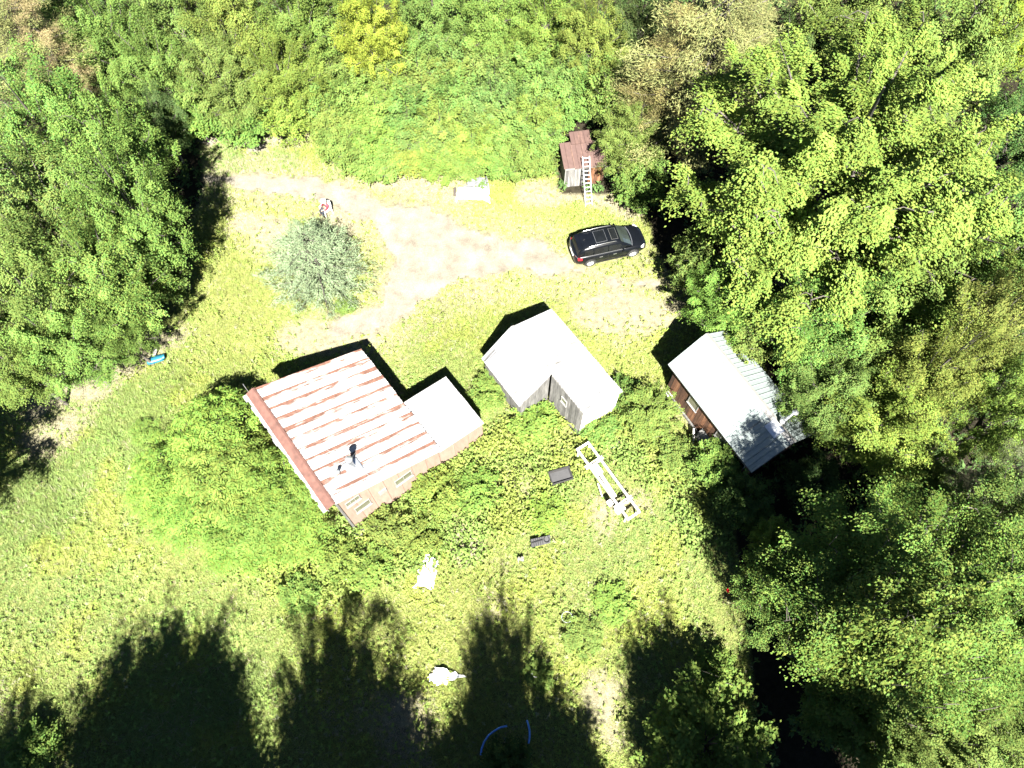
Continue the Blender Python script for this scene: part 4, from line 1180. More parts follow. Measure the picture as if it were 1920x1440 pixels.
for s in (-1, 1):
    for xa, xb, nm in ((-1.95, -1.28, 'quarter_window'), (-1.20, -0.32, 'rear_window'), (-0.24, 0.78, 'front_window')):
        xs_ = [xa + (xb - xa) * i / 4 for i in range(5)]
        lo, hi = [], []
        for x in xs_:
            wb, zb = gh(x, 0.12); wt, zt = gh(x, 0.80)
            lo.append((x, s * (wb + 0.028), zb)); hi.append((x, s * (wt + 0.035), zt))
        if nm == 'front_window': hi[-1] = (lo[-1][0], lo[-1][1], lo[-1][2] + 0.03)
        if nm == 'quarter_window': hi[0] = (lo[0][0] + 0.12, lo[0][1], lo[0][2] + 0.12)
        glass_strip(nm, lo, hi, M['glass'], 0)
    tr_ = MB().tube([(x, s * (gh(x, 0.08)[0] + 0.032), gh(x, 0.08)[1]) for x in np.linspace(-1.95, 0.85, 10)], 0.014, 5)
    tr_.build('window_trim', M['chrome'], car)
    rl = MB().tube([(-1.62, s * 0.60, 1.66), (-1.5, s * 0.61, 1.715), (-0.6, s * 0.615, 1.755), (0.1, s * 0.605, 1.725), (0.28, s * 0.60, 1.67)], 0.024, 6)
    rl.build('roof_rail', M['chrome'], car, True)
    mi = MB(); mi.hexa([(0.62, s * 0.90, 1.02), (0.78, s * 0.90, 1.02), (0.62, s * 1.10, 1.04), (0.75, s * 1.10, 1.04), (0.62, s * 0.90, 1.16), (0.74, s * 0.90, 1.16), (0.62, s * 1.09, 1.17), (0.70, s * 1.09, 1.17)])
    mi.build('wing_mirror', M['car_paint'], car)
    for x in (-0.75, 0.15):
        MB().bar((x - 0.11, s * 0.957, 0.86), (x + 0.11, s * 0.957, 0.86), 0.03, 0.03).build('door_handle', M['chrome'], car)
    MB().box(-1.1, 1.0, min(s * 0.935, s * 0.965), max(s * 0.935, s * 0.965), 0.27, 0.36).build('side_sill', M['plastic_black'], car)
    for x in (-0.28, 0.72, -1.22):
        MB().bar((x, s * 0.949, 0.42), (x, s * 0.935, 0.96), 0.012, 0.008).build('door_seam', M['dark_in'], car)
    hl = MB(); hl.hexa([(2.02, s * 0.62, 0.66), (2.30, s * 0.60, 0.66), (1.92, s * 0.87, 0.72), (2.12, s * 0.84, 0.70), (2.00, s * 0.62, 0.86), (2.22, s * 0.60, 0.82), (1.90, s * 0.875, 0.88), (2.08, s * 0.84, 0.85)])
    hl.build('headlight', M['clear_lens'], car)
    tl = MB(); tl.hexa([(-2.36, s * 0.60, 0.82), (-2.2, s * 0.6, 0.82), (-2.22, s * 0.86, 0.82), (-1.98, s * 0.925, 0.84), (-2.33, s * 0.60, 0.98), (-2.18, s * 0.6, 1.0), (-2.19, s * 0.85, 0.99), (-1.98, s * 0.905, 1.0)])
    tl.build('taillight', M['red_lens'], car)
    for x in (-1.40, 1.42):
        wl_ = empty('wheel', (x, s * 0.84, 0.36)); wl_.parent = car
        MB().lathe([(0.22, -0.11), (0.33, -0.115), (0.36, -0.08), (0.36, 0.08), (0.33, 0.115), (0.22, 0.11)], n=24, axis='y').build('tyre', M['rubber'], wl_, True)
        rm = MB().lathe([(0.23, 0.09 * s), (0.21, 0.075 * s), (0.19, 0.05 * s), (0.0, 0.06 * s)], n=20, axis='y')
        for k in range(10):
            a = 6.283 * k / 10
            rm.bar((0.03 * math.cos(a), 0.085 * s, 0.03 * math.sin(a)), (0.22 * math.cos(a), 0.10 * s, 0.22 * math.sin(a)), 0.04, 0.03, up=(0, 1, 0))
        rm.build('rim', M['alu'], wl_)
        MB().tube([(x + 0.40 * math.cos(a), s * 0.925, 0.36 + 0.40 * math.sin(a)) for a in np.linspace(-0.2, 3.34, 12)], 0.035, 5).build('wheel_arch', M['plastic_black'], car)
def on_roof(x, f=0.0): return lerp_tab(GH, x)[3] + 0.024
for xa, xb, w in ((-0.98, -0.30, 0.42), (0.02, 0.42, 0.40)):
    fr = MB().prism([(xa - 0.02, -w - 0.02, on_roof(xa) - 0.003), (xb + 0.02, -w - 0.02, on_roof(xb) - 0.003), (xb + 0.02, w + 0.02, on_roof(xb) - 0.003), (xa - 0.02, w + 0.02, on_roof(xa) - 0.003)], (0, 0, 0.008)).build('sunroof_frame', M['chrome'], car)
    MB().prism([(xa, -w, on_roof(xa) + 0.009), (xb, -w, on_roof(xb) + 0.009), (xb, w, on_roof(xb) + 0.009), (xa, w, on_roof(xa) + 0.009)], (0, 0, 0.006)).build('sunroof_pane', M['glass'], fr)
ws = MB()
rows = []
for x in (0.56, 0.75, 1.05, 1.32):
    wb, wt, zb, zt = lerp_tab(GH, x)
    rows.append([(x + 0.012, y * (wt - 0.05), zt + 0.032 - 0.02 * y * y) for y in (-1, -0.5, 0, 0.5, 1)])
ws.add([p for r_ in rows for p in r_], [(i * 5 + k, i * 5 + k + 1, (i + 1) * 5 + k + 1, (i + 1) * 5 + k) for i in range(3) for k in range(4)])
ws.build('windscreen', M['glass_screen'], car)
MB().tube([(1.33, -0.74, 1.04), (1.42, -0.4, 1.055), (1.45, 0, 1.06), (1.42, 0.4, 1.055), (1.33, 0.74, 1.04)], 0.03, 5).build('wiper_cowl', M['chrome'], car)
MB().box(0.80, 0.98, -0.12, 0.06, 1.05, 1.15).build('dash_sticker', M['white_plastic'], car)
rw = MB(); rw.add([(-2.235, -0.62, 1.13), (-2.235, 0.62, 1.13), (-2.03, 0.56, 1.50), (-2.03, -0.56, 1.50)], [(0, 1, 2, 3)])
rw.build('tailgate_window', M['glass'], car)
MB().prism([(-2.16, -0.60, 1.52), (-1.92, -0.62, 1.60), (-1.92, 0.62, 1.60), (-2.16, 0.60, 1.52)], (0, 0, 0.03)).build('spoiler', M['car_paint'], car)
MB().box(-2.42, -2.30, -0.30, 0.30, 0.66, 0.80).build('number_plate', M['white_plastic'], car)
MB().tube([(-2.25, -0.86, 1.06), (-2.40, -0.4, 1.02), (-2.42, 0, 1.01), (-2.40, 0.4, 1.02), (-2.25, 0.86, 1.06)], 0.012, 5).build('tailgate_trim', M['chrome'], car)
MB().bar((-1.72, 0.0, 1.655), (-1.62, 0.0, 1.74), 0.05, 0.02).build('roof_antenna', M['plastic_black'], car)

# ------------------------------------------------------------------ person on a white chair beside the pine
chp = at(614, 400, 0.0)
face = R(222)
chair = empty('garden_chair', (chp.x, chp.y, 0), face)
tag(chair, 'white plastic garden chair with the person in the red checked shirt', 'chair')
MB().prism([(-0.24, -0.25, 0.42), (0.26, -0.27, 0.44), (0.26, 0.27, 0.44), (-0.24, 0.25, 0.42)], (0, 0, 0.03)).build('seat', M['white_plastic'], chair)
bk = MB(); pl = []
for i in range(9):
    a = math.pi * i / 8
    pl.append((-0.26 - 0.14 * math.sin(a), 0.27 * math.cos(a), 0.60 + 0.38 * math.sin(a)))
poly = [(-0.25, 0.27, 0.43)] + pl + [(-0.25, -0.27, 0.43)]
bk.prism(poly, (0.035, 0, 0)); bk.build('backrest', M['white_plastic'], chair)
for s in (-1, 1):
    MB().tube([(-0.27, s * 0.29, 0.66), (0.05, s * 0.33, 0.67), (0.27, s * 0.31, 0.62)], 0.03, 6).build('armrest', M['white_plastic'], chair)
    for x in (-0.27, 0.27):
        MB().bar((x, s * 0.30, 0.0), (x * 0.95, s * 0.29, 0.64), 0.05, 0.05).build('leg', M['white_plastic'], chair)

def skinned(name, joints, edges, radii, mat, parent, roots=(0,), sub=1):
    me = bpy.data.meshes.new(name)
    me.from_pydata(joints, edges, [])
    me.materials.append(mat)
    o = link(name, me, None, parent)
    sk = o.modifiers.new('skin', 'SKIN')
    sk.use_smooth_shade = True
    if not me.skin_vertices: me.skin_vertices.new() if hasattr(me.skin_vertices, 'new') else None
    lay = me.skin_vertices[0] if len(me.skin_vertices) else None
    if lay:
        for i, r_ in enumerate(radii):
            lay.data[i].radius = (r_, r_) if not isinstance(r_, tuple) else r_
            lay.data[i].use_root = i in roots
    ss = o.modifiers.new('sub', 'SUBSURF'); ss.levels = sub; ss.render_levels = sub
    return o

per = empty('person', (chp.x, chp.y, 0), face)
tag(per, 'person in a pale hat and red checked shirt sitting behind the blue-green pine', 'person')
# joints: pelvis chest neck head-base head-top ; legs ; arms (facing +x)
J = [(-0.08, 0, 0.55), (-0.10, 0, 0.78), (-0.08, 0, 1.00), (-0.05, 0, 1.10), (-0.01, 0, 1.20), (0.0, 0, 1.30)]
Ed = [(0, 1), (1, 2), (2, 3), (3, 4), (4, 5)]
Rd = [(0.16, 0.13), (0.15, 0.11), (0.15, 0.10), 0.055, 0.095, 0.08]
def chain(start, pts, rads):
    p = start
    for q, r_ in zip(pts, rads):
        J.append(q); Rd.append(r_); Ed.append((p, len(J) - 1)); p = len(J) - 1
    return p
hands = []
for s in (-1, 1):
    chain(0, [(0.05, s * 0.11, 0.53), (0.36, s * 0.14, 0.54), (0.37, s * 0.14, 0.28), (0.35, s * 0.14, 0.06), (0.48, s * 0.15, 0.04)], [0.095, 0.07, 0.058, 0.042, 0.04])
    hands.append(chain(2, [(-0.08, s * 0.20, 0.97), (0.02, s * 0.27, 0.74), (0.25, s * 0.16, 0.68), (0.31, s * 0.12, 0.68)], [0.06, 0.046, 0.032, 0.03]))
    hp_ = Vector(J[hands[-1]])
    for k in range(4):
        f0 = hp_ + Vector((0.02, s * (0.024 - 0.016 * k), 0.0)); ln = (0.07, 0.08, 0.075, 0.06)[k]
        chain(hands[-1], [tuple(f0 + Vector((0.025, 0, 0.005))), tuple(f0 + Vector((0.025 + ln * 0.5, 0, -0.01))), tuple(f0 + Vector((0.02 + ln * 0.8, -s * 0.01, -0.035)))], [0.009, 0.008, 0.007])
    chain(hands[-1], [tuple(hp_ + Vector((0.0, -s * 0.03, 0.02))), tuple(hp_ + Vector((0.035, -s * 0.05, 0.03)))], [0.011, 0.009])
bd = skinned('body', J, Ed, Rd, M['skin'], per)
head = MB()
hc_ = Vector((0.0, 0, 1.23))
for i in range(1, 9):
    pass
fc = MB()
fc.lathe([(0.0, -0.13), (0.055, -0.12), (0.085, -0.06), (0.095, 0.02), (0.085, 0.08), (0.05, 0.115), (0.0, 0.125)], (0.01, 0, 1.235), 14)
fc.tube([(0.085, 0, 1.25), (0.118, 0, 1.215), (0.095, 0, 1.205)], [0.012, 0.018, 0.012], 6)
for s in (-1, 1):
    fc.tube([(0.0, s * 0.09, 1.20), (0.0, s * 0.108, 1.235), (0.0, s * 0.092, 1.265)], [0.012, 0.016, 0.012], 5)
fc.build('head', M['skin'], per, True)
for s in (-1, 1):
    MB().lathe([(0.0, -0.012), (0.012, 0.0), (0.0, 0.012)], (0.092, s * 0.035, 1.25), 8).build('eye', M['plastic_black'], per, True)
MB().tube([(0.094, -0.025, 1.165), (0.10, 0, 1.162), (0.094, 0.025, 1.165)], 0.006, 5).build('mouth', M['red_lens'], per)
skinned('shirt', [(-0.08, 0, 0.56), (-0.10, 0, 0.78), (-0.08, 0, 1.0), (-0.06, 0, 1.06), (-0.08, -0.20, 0.98), (0.02, -0.27, 0.74), (0.20, -0.18, 0.69), (-0.08, 0.20, 0.98), (0.02, 0.27, 0.74), (0.20, 0.18, 0.69)],
        [(0, 1), (1, 2), (2, 3), (2, 4), (4, 5), (5, 6), (2, 7), (7, 8), (8, 9)], [(0.185, 0.15), (0.175, 0.135), (0.17, 0.12), 0.07, 0.078, 0.06, 0.05, 0.078, 0.06, 0.05], M['plaid'], per)
skinned('trousers', [(-0.08, 0, 0.54), (0.05, -0.11, 0.53), (0.36, -0.14, 0.54), (0.37, -0.14, 0.28), (0.355, -0.14, 0.10), (0.05, 0.11, 0.53), (0.36, 0.14, 0.54), (0.37, 0.14, 0.28), (0.355, 0.14, 0.10)],
        [(0, 1), (1, 2), (2, 3), (3, 4), (0, 5), (5, 6), (6, 7), (7, 8)], [(0.17, 0.14), 0.11, 0.085, 0.075, 0.065, 0.11, 0.085, 0.075, 0.065], M['denim'], per)
for s in (-1, 1):
    MB().hexa([(0.30, s * 0.14 - 0.045, 0.0), (0.56, s * 0.15 - 0.045, 0.0), (0.30, s * 0.14 + 0.045, 0.0), (0.56, s * 0.15 + 0.045, 0.0), (0.31, s * 0.14 - 0.04, 0.12), (0.52, s * 0.15 - 0.04, 0.06), (0.31, s * 0.14 + 0.04, 0.12), (0.52, s * 0.15 + 0.04, 0.06)]).build('boot', M['boot'], per)
MB().lathe([(0.20, 1.285), (0.195, 1.295), (0.11, 1.30), (0.105, 1.37), (0.08, 1.41), (0.0, 1.415)], (0.0, 0, 0.0), 18).build('hat', M['straw_hat'], per, True)

# ------------------------------------------------------------------ things lying about
def cloth(name, pts, nx, ny, hfun, mat, label, cat, seed=0, thick=0.015):
    """a crumpled sheet over the quadrilateral pts (world xy), heights from hfun(u, v)"""
    rng = np.random.default_rng(seed)
    a, b, c, d = [np.array(p[:2]) for p in pts]
    ctr = (a + b + c + d) / 4
    vs = []
    nz = Noise(seed + 40, 0.5)
    for j in range(ny + 1):
        for i in range(nx + 1):
            u, v = i / nx, j / ny
            p = (a * (1 - u) + b * u) * (1 - v) + (d * (1 - u) + c * u) * v
            edge = min(u, 1 - u, v, 1 - v)
            p = p + rng.normal(0, 0.05, 2) * (1 if edge == 0 else 0.3)
            z = hfun(u, v) + float(nz(np.array([p[0]]), np.array([p[1]]))[0] - 0.5) * 0.14 + rng.normal(0, 0.008)
            vs.append((p[0] - ctr[0], p[1] - ctr[1], max(0.03, z)))
    n = (nx + 1)
    fs = [(j * n + i, j * n + i + 1, (j + 1) * n + i + 1, (j + 1) * n + i) for j in range(ny) for i in range(nx)]
    k = len(vs)
    me = bpy.data.meshes.new(name); me.from_pydata(vs, [], fs); me.update()
    o = link(name, me, mat, None, (ctr[0], ctr[1], 0))
    so = o.modifiers.new('thickness', 'SOLIDIFY'); so.thickness = thick; so.offset = -1
    tag(o, label, cat)
    return o

q = lambda *pp: [at(x, y, 0.15) for x, y in pp]
tp = empty('covered_pile', (at(888, 362).x, at(888, 362).y, 0))
tag(tp, 'pile under a white tarp beside the thicket, grey fold on top', 'tarp')
def pile_part(name, pts, nx, ny, hf, mat, seed):
    o = cloth(name, pts, nx, ny, hf, mat, None, None, seed)
    o.parent = tp
    o.location = (o.location.x - tp.location.x, o.location.y - tp.location.y, 0)
    return o
pile_part('tarp', q((853, 378), (920, 381), (914, 350), (858, 352)), 14, 9, lambda u, v: 0.14 + 0.55 * math.sin(math.pi * min(1, v * 0.8 + 0.2)) * min(1, 6 * u, 6 * (1 - u)), M['tarp'], 3)
pile_part('grey_tarp', [at(x, y, 0.6) for x, y in ((874, 352), (914, 354), (910, 338), (880, 338))], 10, 6, lambda u, v: 0.72 + 0.14 * v - 0.25 * max(0, abs(u - 0.5) - 0.35), M['tarp_grey'], 4)
MB().tube([(1.05, -0.5, 0.5), (1.0, 0.1, 0.75), (0.85, 0.75, 0.72)], 0.05, 6).build('weight_pole', M['galv'], tp)
MB().tube([(-1.25, -0.3, 0.1), (-1.2, -0.1, 0.65)], 0.09, 6).build('post', M['trim_dark'], tp)

cloth('white_sheet', [at(x, y) for x, y in ((777, 1100), (813, 1104), (822, 1052), (795, 1040))], 8, 14, lambda u, v: 0.10 + 0.55 * v * math.sin(math.pi * min(1, u + 0.1)), M['tarp'], 'large crumpled white sheet lying in the weeds below the house', 'sheet', 8)
cloth('white_sheet', [at(x, y) for x, y in ((803, 1272), (822, 1284), (874, 1268), (820, 1252))], 12, 8, lambda u, v: 0.22 + 0.1 * math.sin(6 * u), M['tarp'], 'crumpled white sheet beside the long middle tree shadow', 'sheet', 9)
cloth('paper_scrap', [at(x, y) for x, y in ((648, 1092), (658, 1092), (662, 1076), (652, 1074))], 4, 4, lambda u, v: 0.4, M['tarp'], 'small pale scrap in the weeds below the house corner', 'scrap', 10)
cloth('paper_scrap', [at(x, y) for x, y in ((1244, 742), (1262, 748), (1266, 738), (1250, 732))], 4, 4, lambda u, v: 0.15, M['tarp'], 'white scrap on the ground beside the cabin wall', 'scrap', 12)
cloth('paper_scrap', [at(x, y) for x, y in ((969, 1056), (981, 1056), (982, 1048), (972, 1047))], 3, 3, lambda u, v: 0.45, M['stone'], 'small pinkish scrap in the grass below the black tray', 'scrap', 13)

# white timber frame (saw bench) standing on legs
fa, fb_, fc_, fd = [at(x, y, 0.95) for x, y in ((1100, 827), (1083, 843), (1181, 976), (1198, 961))]
mid = (fa + fb_ + fc_ + fd) / 4
ax = ((fc_ + fd) / 2 - (fa + fb_) / 2); FLn = ax.length
fr = empty('timber_frame', (mid.x, mid.y, 0), math.atan2(ax.y, ax.x))
tag(fr, 'long white timber saw frame on legs, standing in the weeds', 'frame')
hw = 0.37; hl_ = FLn / 2
for s in (-1, 1):
    MB().bar((-hl_, s * hw, 0.95), (hl_, s * hw, 0.95), 0.11, 0.15).build('rail', M['timber_white'], fr)
for x, e_ in ((-hl_ + 0.06, -0.07), (hl_ - 0.06, -0.07)):
    MB().bar((x, -hw - e_, 0.952), (x, hw + e_, 0.952), 0.10, 0.12).build('end_bar', M['timber_white'], fr)
for x in (-hl_ * 0.52, hl_ * 0.60):
    for dx in (-0.07, 0.07):
        MB().bar((x + dx, -hw - 0.22, 0.83), (x + dx, hw + 0.22, 0.83), 0.06, 0.08).build('cross_bar', M['timber_white'], fr)
    for s in (-1, 1):
        MB().bar((x, s * (hw + 0.04), 0.0), (x, s * hw, 0.79), 0.09, 0.09).build('leg', M['timber_white'], fr)
for x in (-hl_ + 0.2, hl_ - 0.2):
    for s in (-1, 1): MB().bar((x, s * hw, 0.0), (x, s * hw, 0.872), 0.08, 0.08).build('leg', M['timber_white'], fr)
MB().bar((-0.9, 0.0, 0.55), (0.9, -0.08, 0.50), 0.16, 0.10).build('log_bed', M['timber_white'], fr)
MB().box(-1.1, -0.55, -0.22, 0.12, 0.60, 0.80).build('carriage', M['white_plastic'], fr)
MB().box(0.9, 1.2, -hw - 0.34, -hw - 0.10, 0.55, 0.80).build('motor_box', M['white_plastic'], fr)
MB().bar((-0.2, -hw - 0.12, 0.7), (0.5, -hw - 0.30, 0.45), 0.06, 0.06).build('brace', M['timber_white'], fr)
cp = at(1161, 957)
bk_ = empty('white_crate', (cp.x, cp.y, 0), R(35))
tag(bk_, 'white plastic crate on the ground at the near end of the timber frame', 'crate')
tubm = MB()
for (xa, xb, ya, yb) in ((-0.25, 0.25, -0.18, -0.15), (-0.25, 0.25, 0.15, 0.18), (-0.25, -0.22, -0.148, 0.148), (0.22, 0.25, -0.148, 0.148)):
    tubm.box(xa, xb, ya, yb, 0.05, 0.40)
tubm.build('side', M['white_plastic'], bk_)
MB().box(-0.215, 0.215, -0.145, 0.145, 0.30, 0.34).build('bottom', M['white_plastic'], bk_)

# grey tub
tc_ = at(1051, 893, 0.4)
tub = empty('grey_tub', (tc_.x, tc_.y, 0), R(17))
tag(tub, 'dark grey rectangular tub with a thick rim, standing in the weeds', 'tub')
def frustum(mb, w0, d0, w1, d1, z0, z1):
    return mb.hexa([(-w0, -d0, z0), (w0, -d0, z0), (-w0, d0, z0), (w0, d0, z0), (-w1, -d1, z1), (w1, -d1, z1), (-w1, d1, z1), (w1, d1, z1)])
t_ = MB()
for s in (-1, 1):
    t_.prism([(-0.50, s * 0.26, 0.0), (0.50, s * 0.26, 0.0), (0.58, s * 0.34, 0.55), (-0.58, s * 0.34, 0.55)], (0, -s * 0.04, 0))
    t_.prism([(s * 0.50, -0.22, 0.0), (s * 0.50, 0.22, 0.0), (s * 0.58, 0.30, 0.55), (s * 0.58, -0.30, 0.55)], (-s * 0.04, 0, 0))
t_.build('wall', M['plastic_grey'], tub)
rim = MB()
rim.tube([(-0.60, -0.36, 0.56), (0.60, -0.36, 0.56), (0.60, 0.36, 0.56), (-0.60, 0.36, 0.56)], 0.06, 6, closed=True)
rim.build('rim', M['plastic_grey'], tub)
MB().prism([(-0.53, -0.29, 0.46), (0.53, -0.29, 0.46), (0.53, 0.29, 0.46), (-0.53, 0.29, 0.46)], (0, 0, 0.02)).build('cover', M['plastic_grey_light'], tub)

# black tray
bp = at(1013, 1015, 0.3)
tray = empty('black_tray', (bp.x, bp.y, 0.28), R(14))
tag(tray, 'weathered grey and black slatted tray lying in the grass', 'tray')
MB().prism([(-0.55, -0.2, 0), (0.5, -0.22, 0.02), (0.6, 0.18, 0.06), (-0.48, 0.22, 0.04)], (0, 0, 0.03)).build('base', M['plastic_grey_light'], tray)
for i in range(6):
    x = -0.5 + i * 0.12
    MB().bar((x, -0.2, 0.06), (x + 0.03, 0.2, 0.09), 0.05, 0.06).build('slat', M['plastic_black'], tray)
MB().bar((-0.52, 0.0, 0.10), (0.15, 0.02, 0.12), 0.05, 0.05).build('slat', M['plastic_black'], tray)
MB().tube([(0.35 + 0.14 * math.cos(a), 0.0 + 0.16 * math.sin(a), 0.10) for a in np.linspace(0, 6.283, 13)[:-1]], 0.025, 5, closed=True).build('ring', M['plastic_black'], tray)

# rings in the grass
def ring_thing(name, px, py, z, r, th, mat, label, cat, a0=0.0, a1=6.283):
    c = at(px, py, z)
    o = MB()
    full = abs(a1 - a0) > 6.2
    aa = np.linspace(a0, a1, 29)
    if full: aa = aa[:-1]
    o.tube([(r * math.cos(a), r * math.sin(a), 0.02 * math.sin(3 * a)) for a in aa], th, 7, closed=full)
    ob = o.build(name, mat, None, True, loc=(c.x, c.y, z))
    tag(ob, label, cat)
ring_thing('bucket_rim', 1063, 1157, 0.30, 0.27, 0.016, M['galv'], 'white rim of a half-buried bucket in the meadow', 'bucket')
ring_thing('wire_ring', 1005, 1262, 0.5, 0.19, 0.018, M['white_plastic'], 'small pale wire ring in the grass beside the middle tree shadow', 'ring', 1.6, 5.4)
def pipe_thing(pts, label):
    P = [at(x, y, 0.85) for x, y in pts]
    c = P[0]
    o = MB(); o.tube([p - c for p in P], 0.045, 8)
    ob = o.build('blue_pipe', M['blue_pipe'], None, True, loc=c)
    tag(ob, label, 'pipe')
pipe_thing([(902, 1416), (903, 1404), (908, 1391), (916, 1379), (926, 1371), (938, 1364), (951, 1361)], 'longer left arc of blue plastic pipe at the bottom edge in the shade')
pipe_thing([(988, 1350), (991, 1360), (993, 1371), (993, 1382), (991, 1394)], 'shorter right arc of blue plastic pipe at the bottom edge in the shade')

# blue sled and white board beside it
bs = at(294, 674, 0.25)
sled = empty('blue_sled', (bs.x, bs.y, 0.12), R(18))
sled.scale = (0.85, 0.85, 0.85)
tag(sled, 'turquoise blue plastic sled lying at the edge of the left wood', 'sled')
mb = MB(); prof = []
for i in range(9):
    u = -1 + 2 * i / 8
    w = 0.26 * (1 - 0.35 * max(0, u) ** 2); lift = 0.22 * max(0, u - 0.3) ** 2 + 0.08 * max(0, -u - 0.5)
    prof.append([(0.62 * u, -w, 0.2 + lift), (0.62 * u, -w * 0.8, 0.30 + lift), (0.62 * u, 0, 0.36 + lift), (0.62 * u, w * 0.8, 0.30 + lift), (0.62 * u, w, 0.2 + lift)])
mb.add([p for r_ in prof for p in r_], [(i * 5 + k, i * 5 + k + 1, (i + 1) * 5 + k + 1, (i + 1) * 5 + k) for i in range(8) for k in range(4)])
so_ = mb.build('hull', M['blue_plastic'], sled, True); so_.modifiers.new('t', 'SOLIDIFY').thickness = 0.02
for s in (-1, 1): MB().tube([(-0.6, s * 0.27, 0.2), (0, s * 0.27, 0.2), (0.5, s * 0.24, 0.22)], 0.02, 5).build('edge', M['blue_plastic'], sled)
wp = at(291, 661, 0.25)
o = MB().bar((-0.05, -0.2, 0.2), (0.03, 0.22, 0.26), 0.2, 0.04).build('white_board', M['white_paint'], None, loc=(wp.x, wp.y, 0.05))
tag(o, 'short white board next to the blue sled', 'board')

# leaning white panel, pale post and boards beside the cabin
lpn = at(1330, 818, 0.6)
o = MB().prism([(-0.55, -0.55, -0.45), (0.55, -0.55, -0.45), (0.55, 0.35, 0.75), (-0.55, 0.35, 0.75)], (0, -0.03, 0.03)).build('plywood_sheet', M['white_paint'], None, loc=(lpn.x, lpn.y, 0.55), rz=R(-58))
tag(o, 'white plywood sheet leaning against the cabin wall behind a sapling', 'plywood')
lpp = at(1300, 838, 0.3)
o = MB().tube([(0.02, 0.95, 0.75), (0.0, 0.2, 0.45), (-0.12, -0.75, 0.1)], [0.06, 0.07, 0.08], 7).build('pale_post', M['timber_white'], None, True, loc=(lpp.x, lpp.y, 0))
tag(o, 'pale wooden post leaning beside the cabin', 'post')
st_ = at(1262, 1180, 0.2)
for k, (x, y, lab) in enumerate([(1150, 835, 'pale stone at the far end of the timber frame')]):
    c = at(x, y)
    o = MB().lathe([(0.0, -0.05), (0.42, 0.0), (0.45, 0.12), (0.25, 0.24), (0.0, 0.27)], n=9).build('flat_stone', M['stone'], None, loc=(c.x, c.y, 0.05))
    o.scale = (1.0, 0.6, 0.8)
    tag(o, lab, 'stone')
rp = at(1367, 1106, 0.3)
o = MB().lathe([(0.0, 0.0), (0.14, 0.0), (0.16, 0.3), (0.14, 0.3), (0.12, 0.06), (0.0, 0.05)], n=14).build('red_bucket', M['red_lens'], None, loc=(rp.x, rp.y, 0.05)); o.scale = (0.6, 0.6, 0.6)
tag(o, 'small red bucket lying in the shade at the right edge of the meadow', 'bucket')

# ------------------------------------------------------------------ grass and weeds (uncountable)
FOOT = []
def foot(root, xa, xb, ya, yb):
    c, s = math.cos(root.rotation_euler.z), math.sin(root.rotation_euler.z)
    FOOT.append([(root.location.x + c * x - s * y, root.location.y + s * x + c * y) for x, y in ((xa, ya), (xb, ya), (xb, yb), (xa, yb))])
foot(house, 0.1, HL, 0.05, HW); foot(house, LX0, HL, HW - 0.1, HW + LW)
foot(shed, 0.05, SL, 0.0, SW_R); foot(shed, 0.05, SF, -SW_L, 0.1)
foot(cab, 0.3, CL - 0.3, -CW + 0.25, CW - 0.25); foot(outb, 0, OW, 0, OD + 0.7); foot(car, -2.5, 2.5, -1.0, 1.0); foot(tub, -0.6, 0.6, -0.35, 0.35)

def scatter(rng, per_m2, x0=-42, x1=26, y0=-10, y1=46):
    n = int((x1 - x0) * (y1 - y0) * per_m2)
    x, y = rng.uniform(x0, x1, n), rng.uniform(y0, y1, n)
    k = in_poly(x, y, CLEARING)
    x, y = x[k], y[k]
    b = np.zeros(len(x), bool)
    for f in FOOT: b |= in_poly(x, y, f)
    return x[~b], y[~b]

BRAMBLE = [gw([(640, 1040, 1.5), (730, 985, 1.6), (830, 930, 1.6), (920, 870, 1.6), (1000, 830, 1.6), (1120, 830, 1.6), (1190, 770, 1.2)]),
           gw([(660, 1060, 1.0), (800, 1010, 1.8), (930, 960, 1.8), (1060, 850, 1.6)]), gw([(1180, 850, 1.2), (1280, 900, 1.2), (1310, 1000, .7)]), gw([(480, 1060, 1.0), (620, 1080, 1.2)])]
def bramble_mask(x, y):
    d = np.full(len(x), 1e9)
    for s in BRAMBLE: d = np.minimum(d, dist_line(x, y, s))
    return sstep(0.8, -0.5, d + (NB(x, y) - 0.5) * 2.0)

def grass_colours(x, y, rng, dry):
    n = len(x)
    a = np.array([0.161, 0.190, 0.049]); b = np.array([0.126, 0.174, 0.049]); c = np.array([0.205, 0.188, 0.122]); d = np.array([0.178, 0.200, 0.042])
    t = sstep(0.35, 0.65, ND(x, y)); s = np.clip(dry, 0, 1)
    yel = sstep(0.55, 0.72, NB(x + 40, y - 15)) * 0.7
    colr = a[None] * (1 - t[:, None]) + b[None] * t[:, None]
    colr = colr * (1 - yel[:, None]) + d[None] * yel[:, None]
    pick = rng.random(n) < (0.05 + 0.85 * s)
    colr = np.where(pick[:, None], c[None], colr)
    return 1.12 * (0.8 + 0.42 * NA(x - 20, y + 11))[:, None] * 1.07 * colr * rng.uniform(0.82, 1.18, (n, 1)) * rng.uniform(0.93, 1.07, (n, 3))

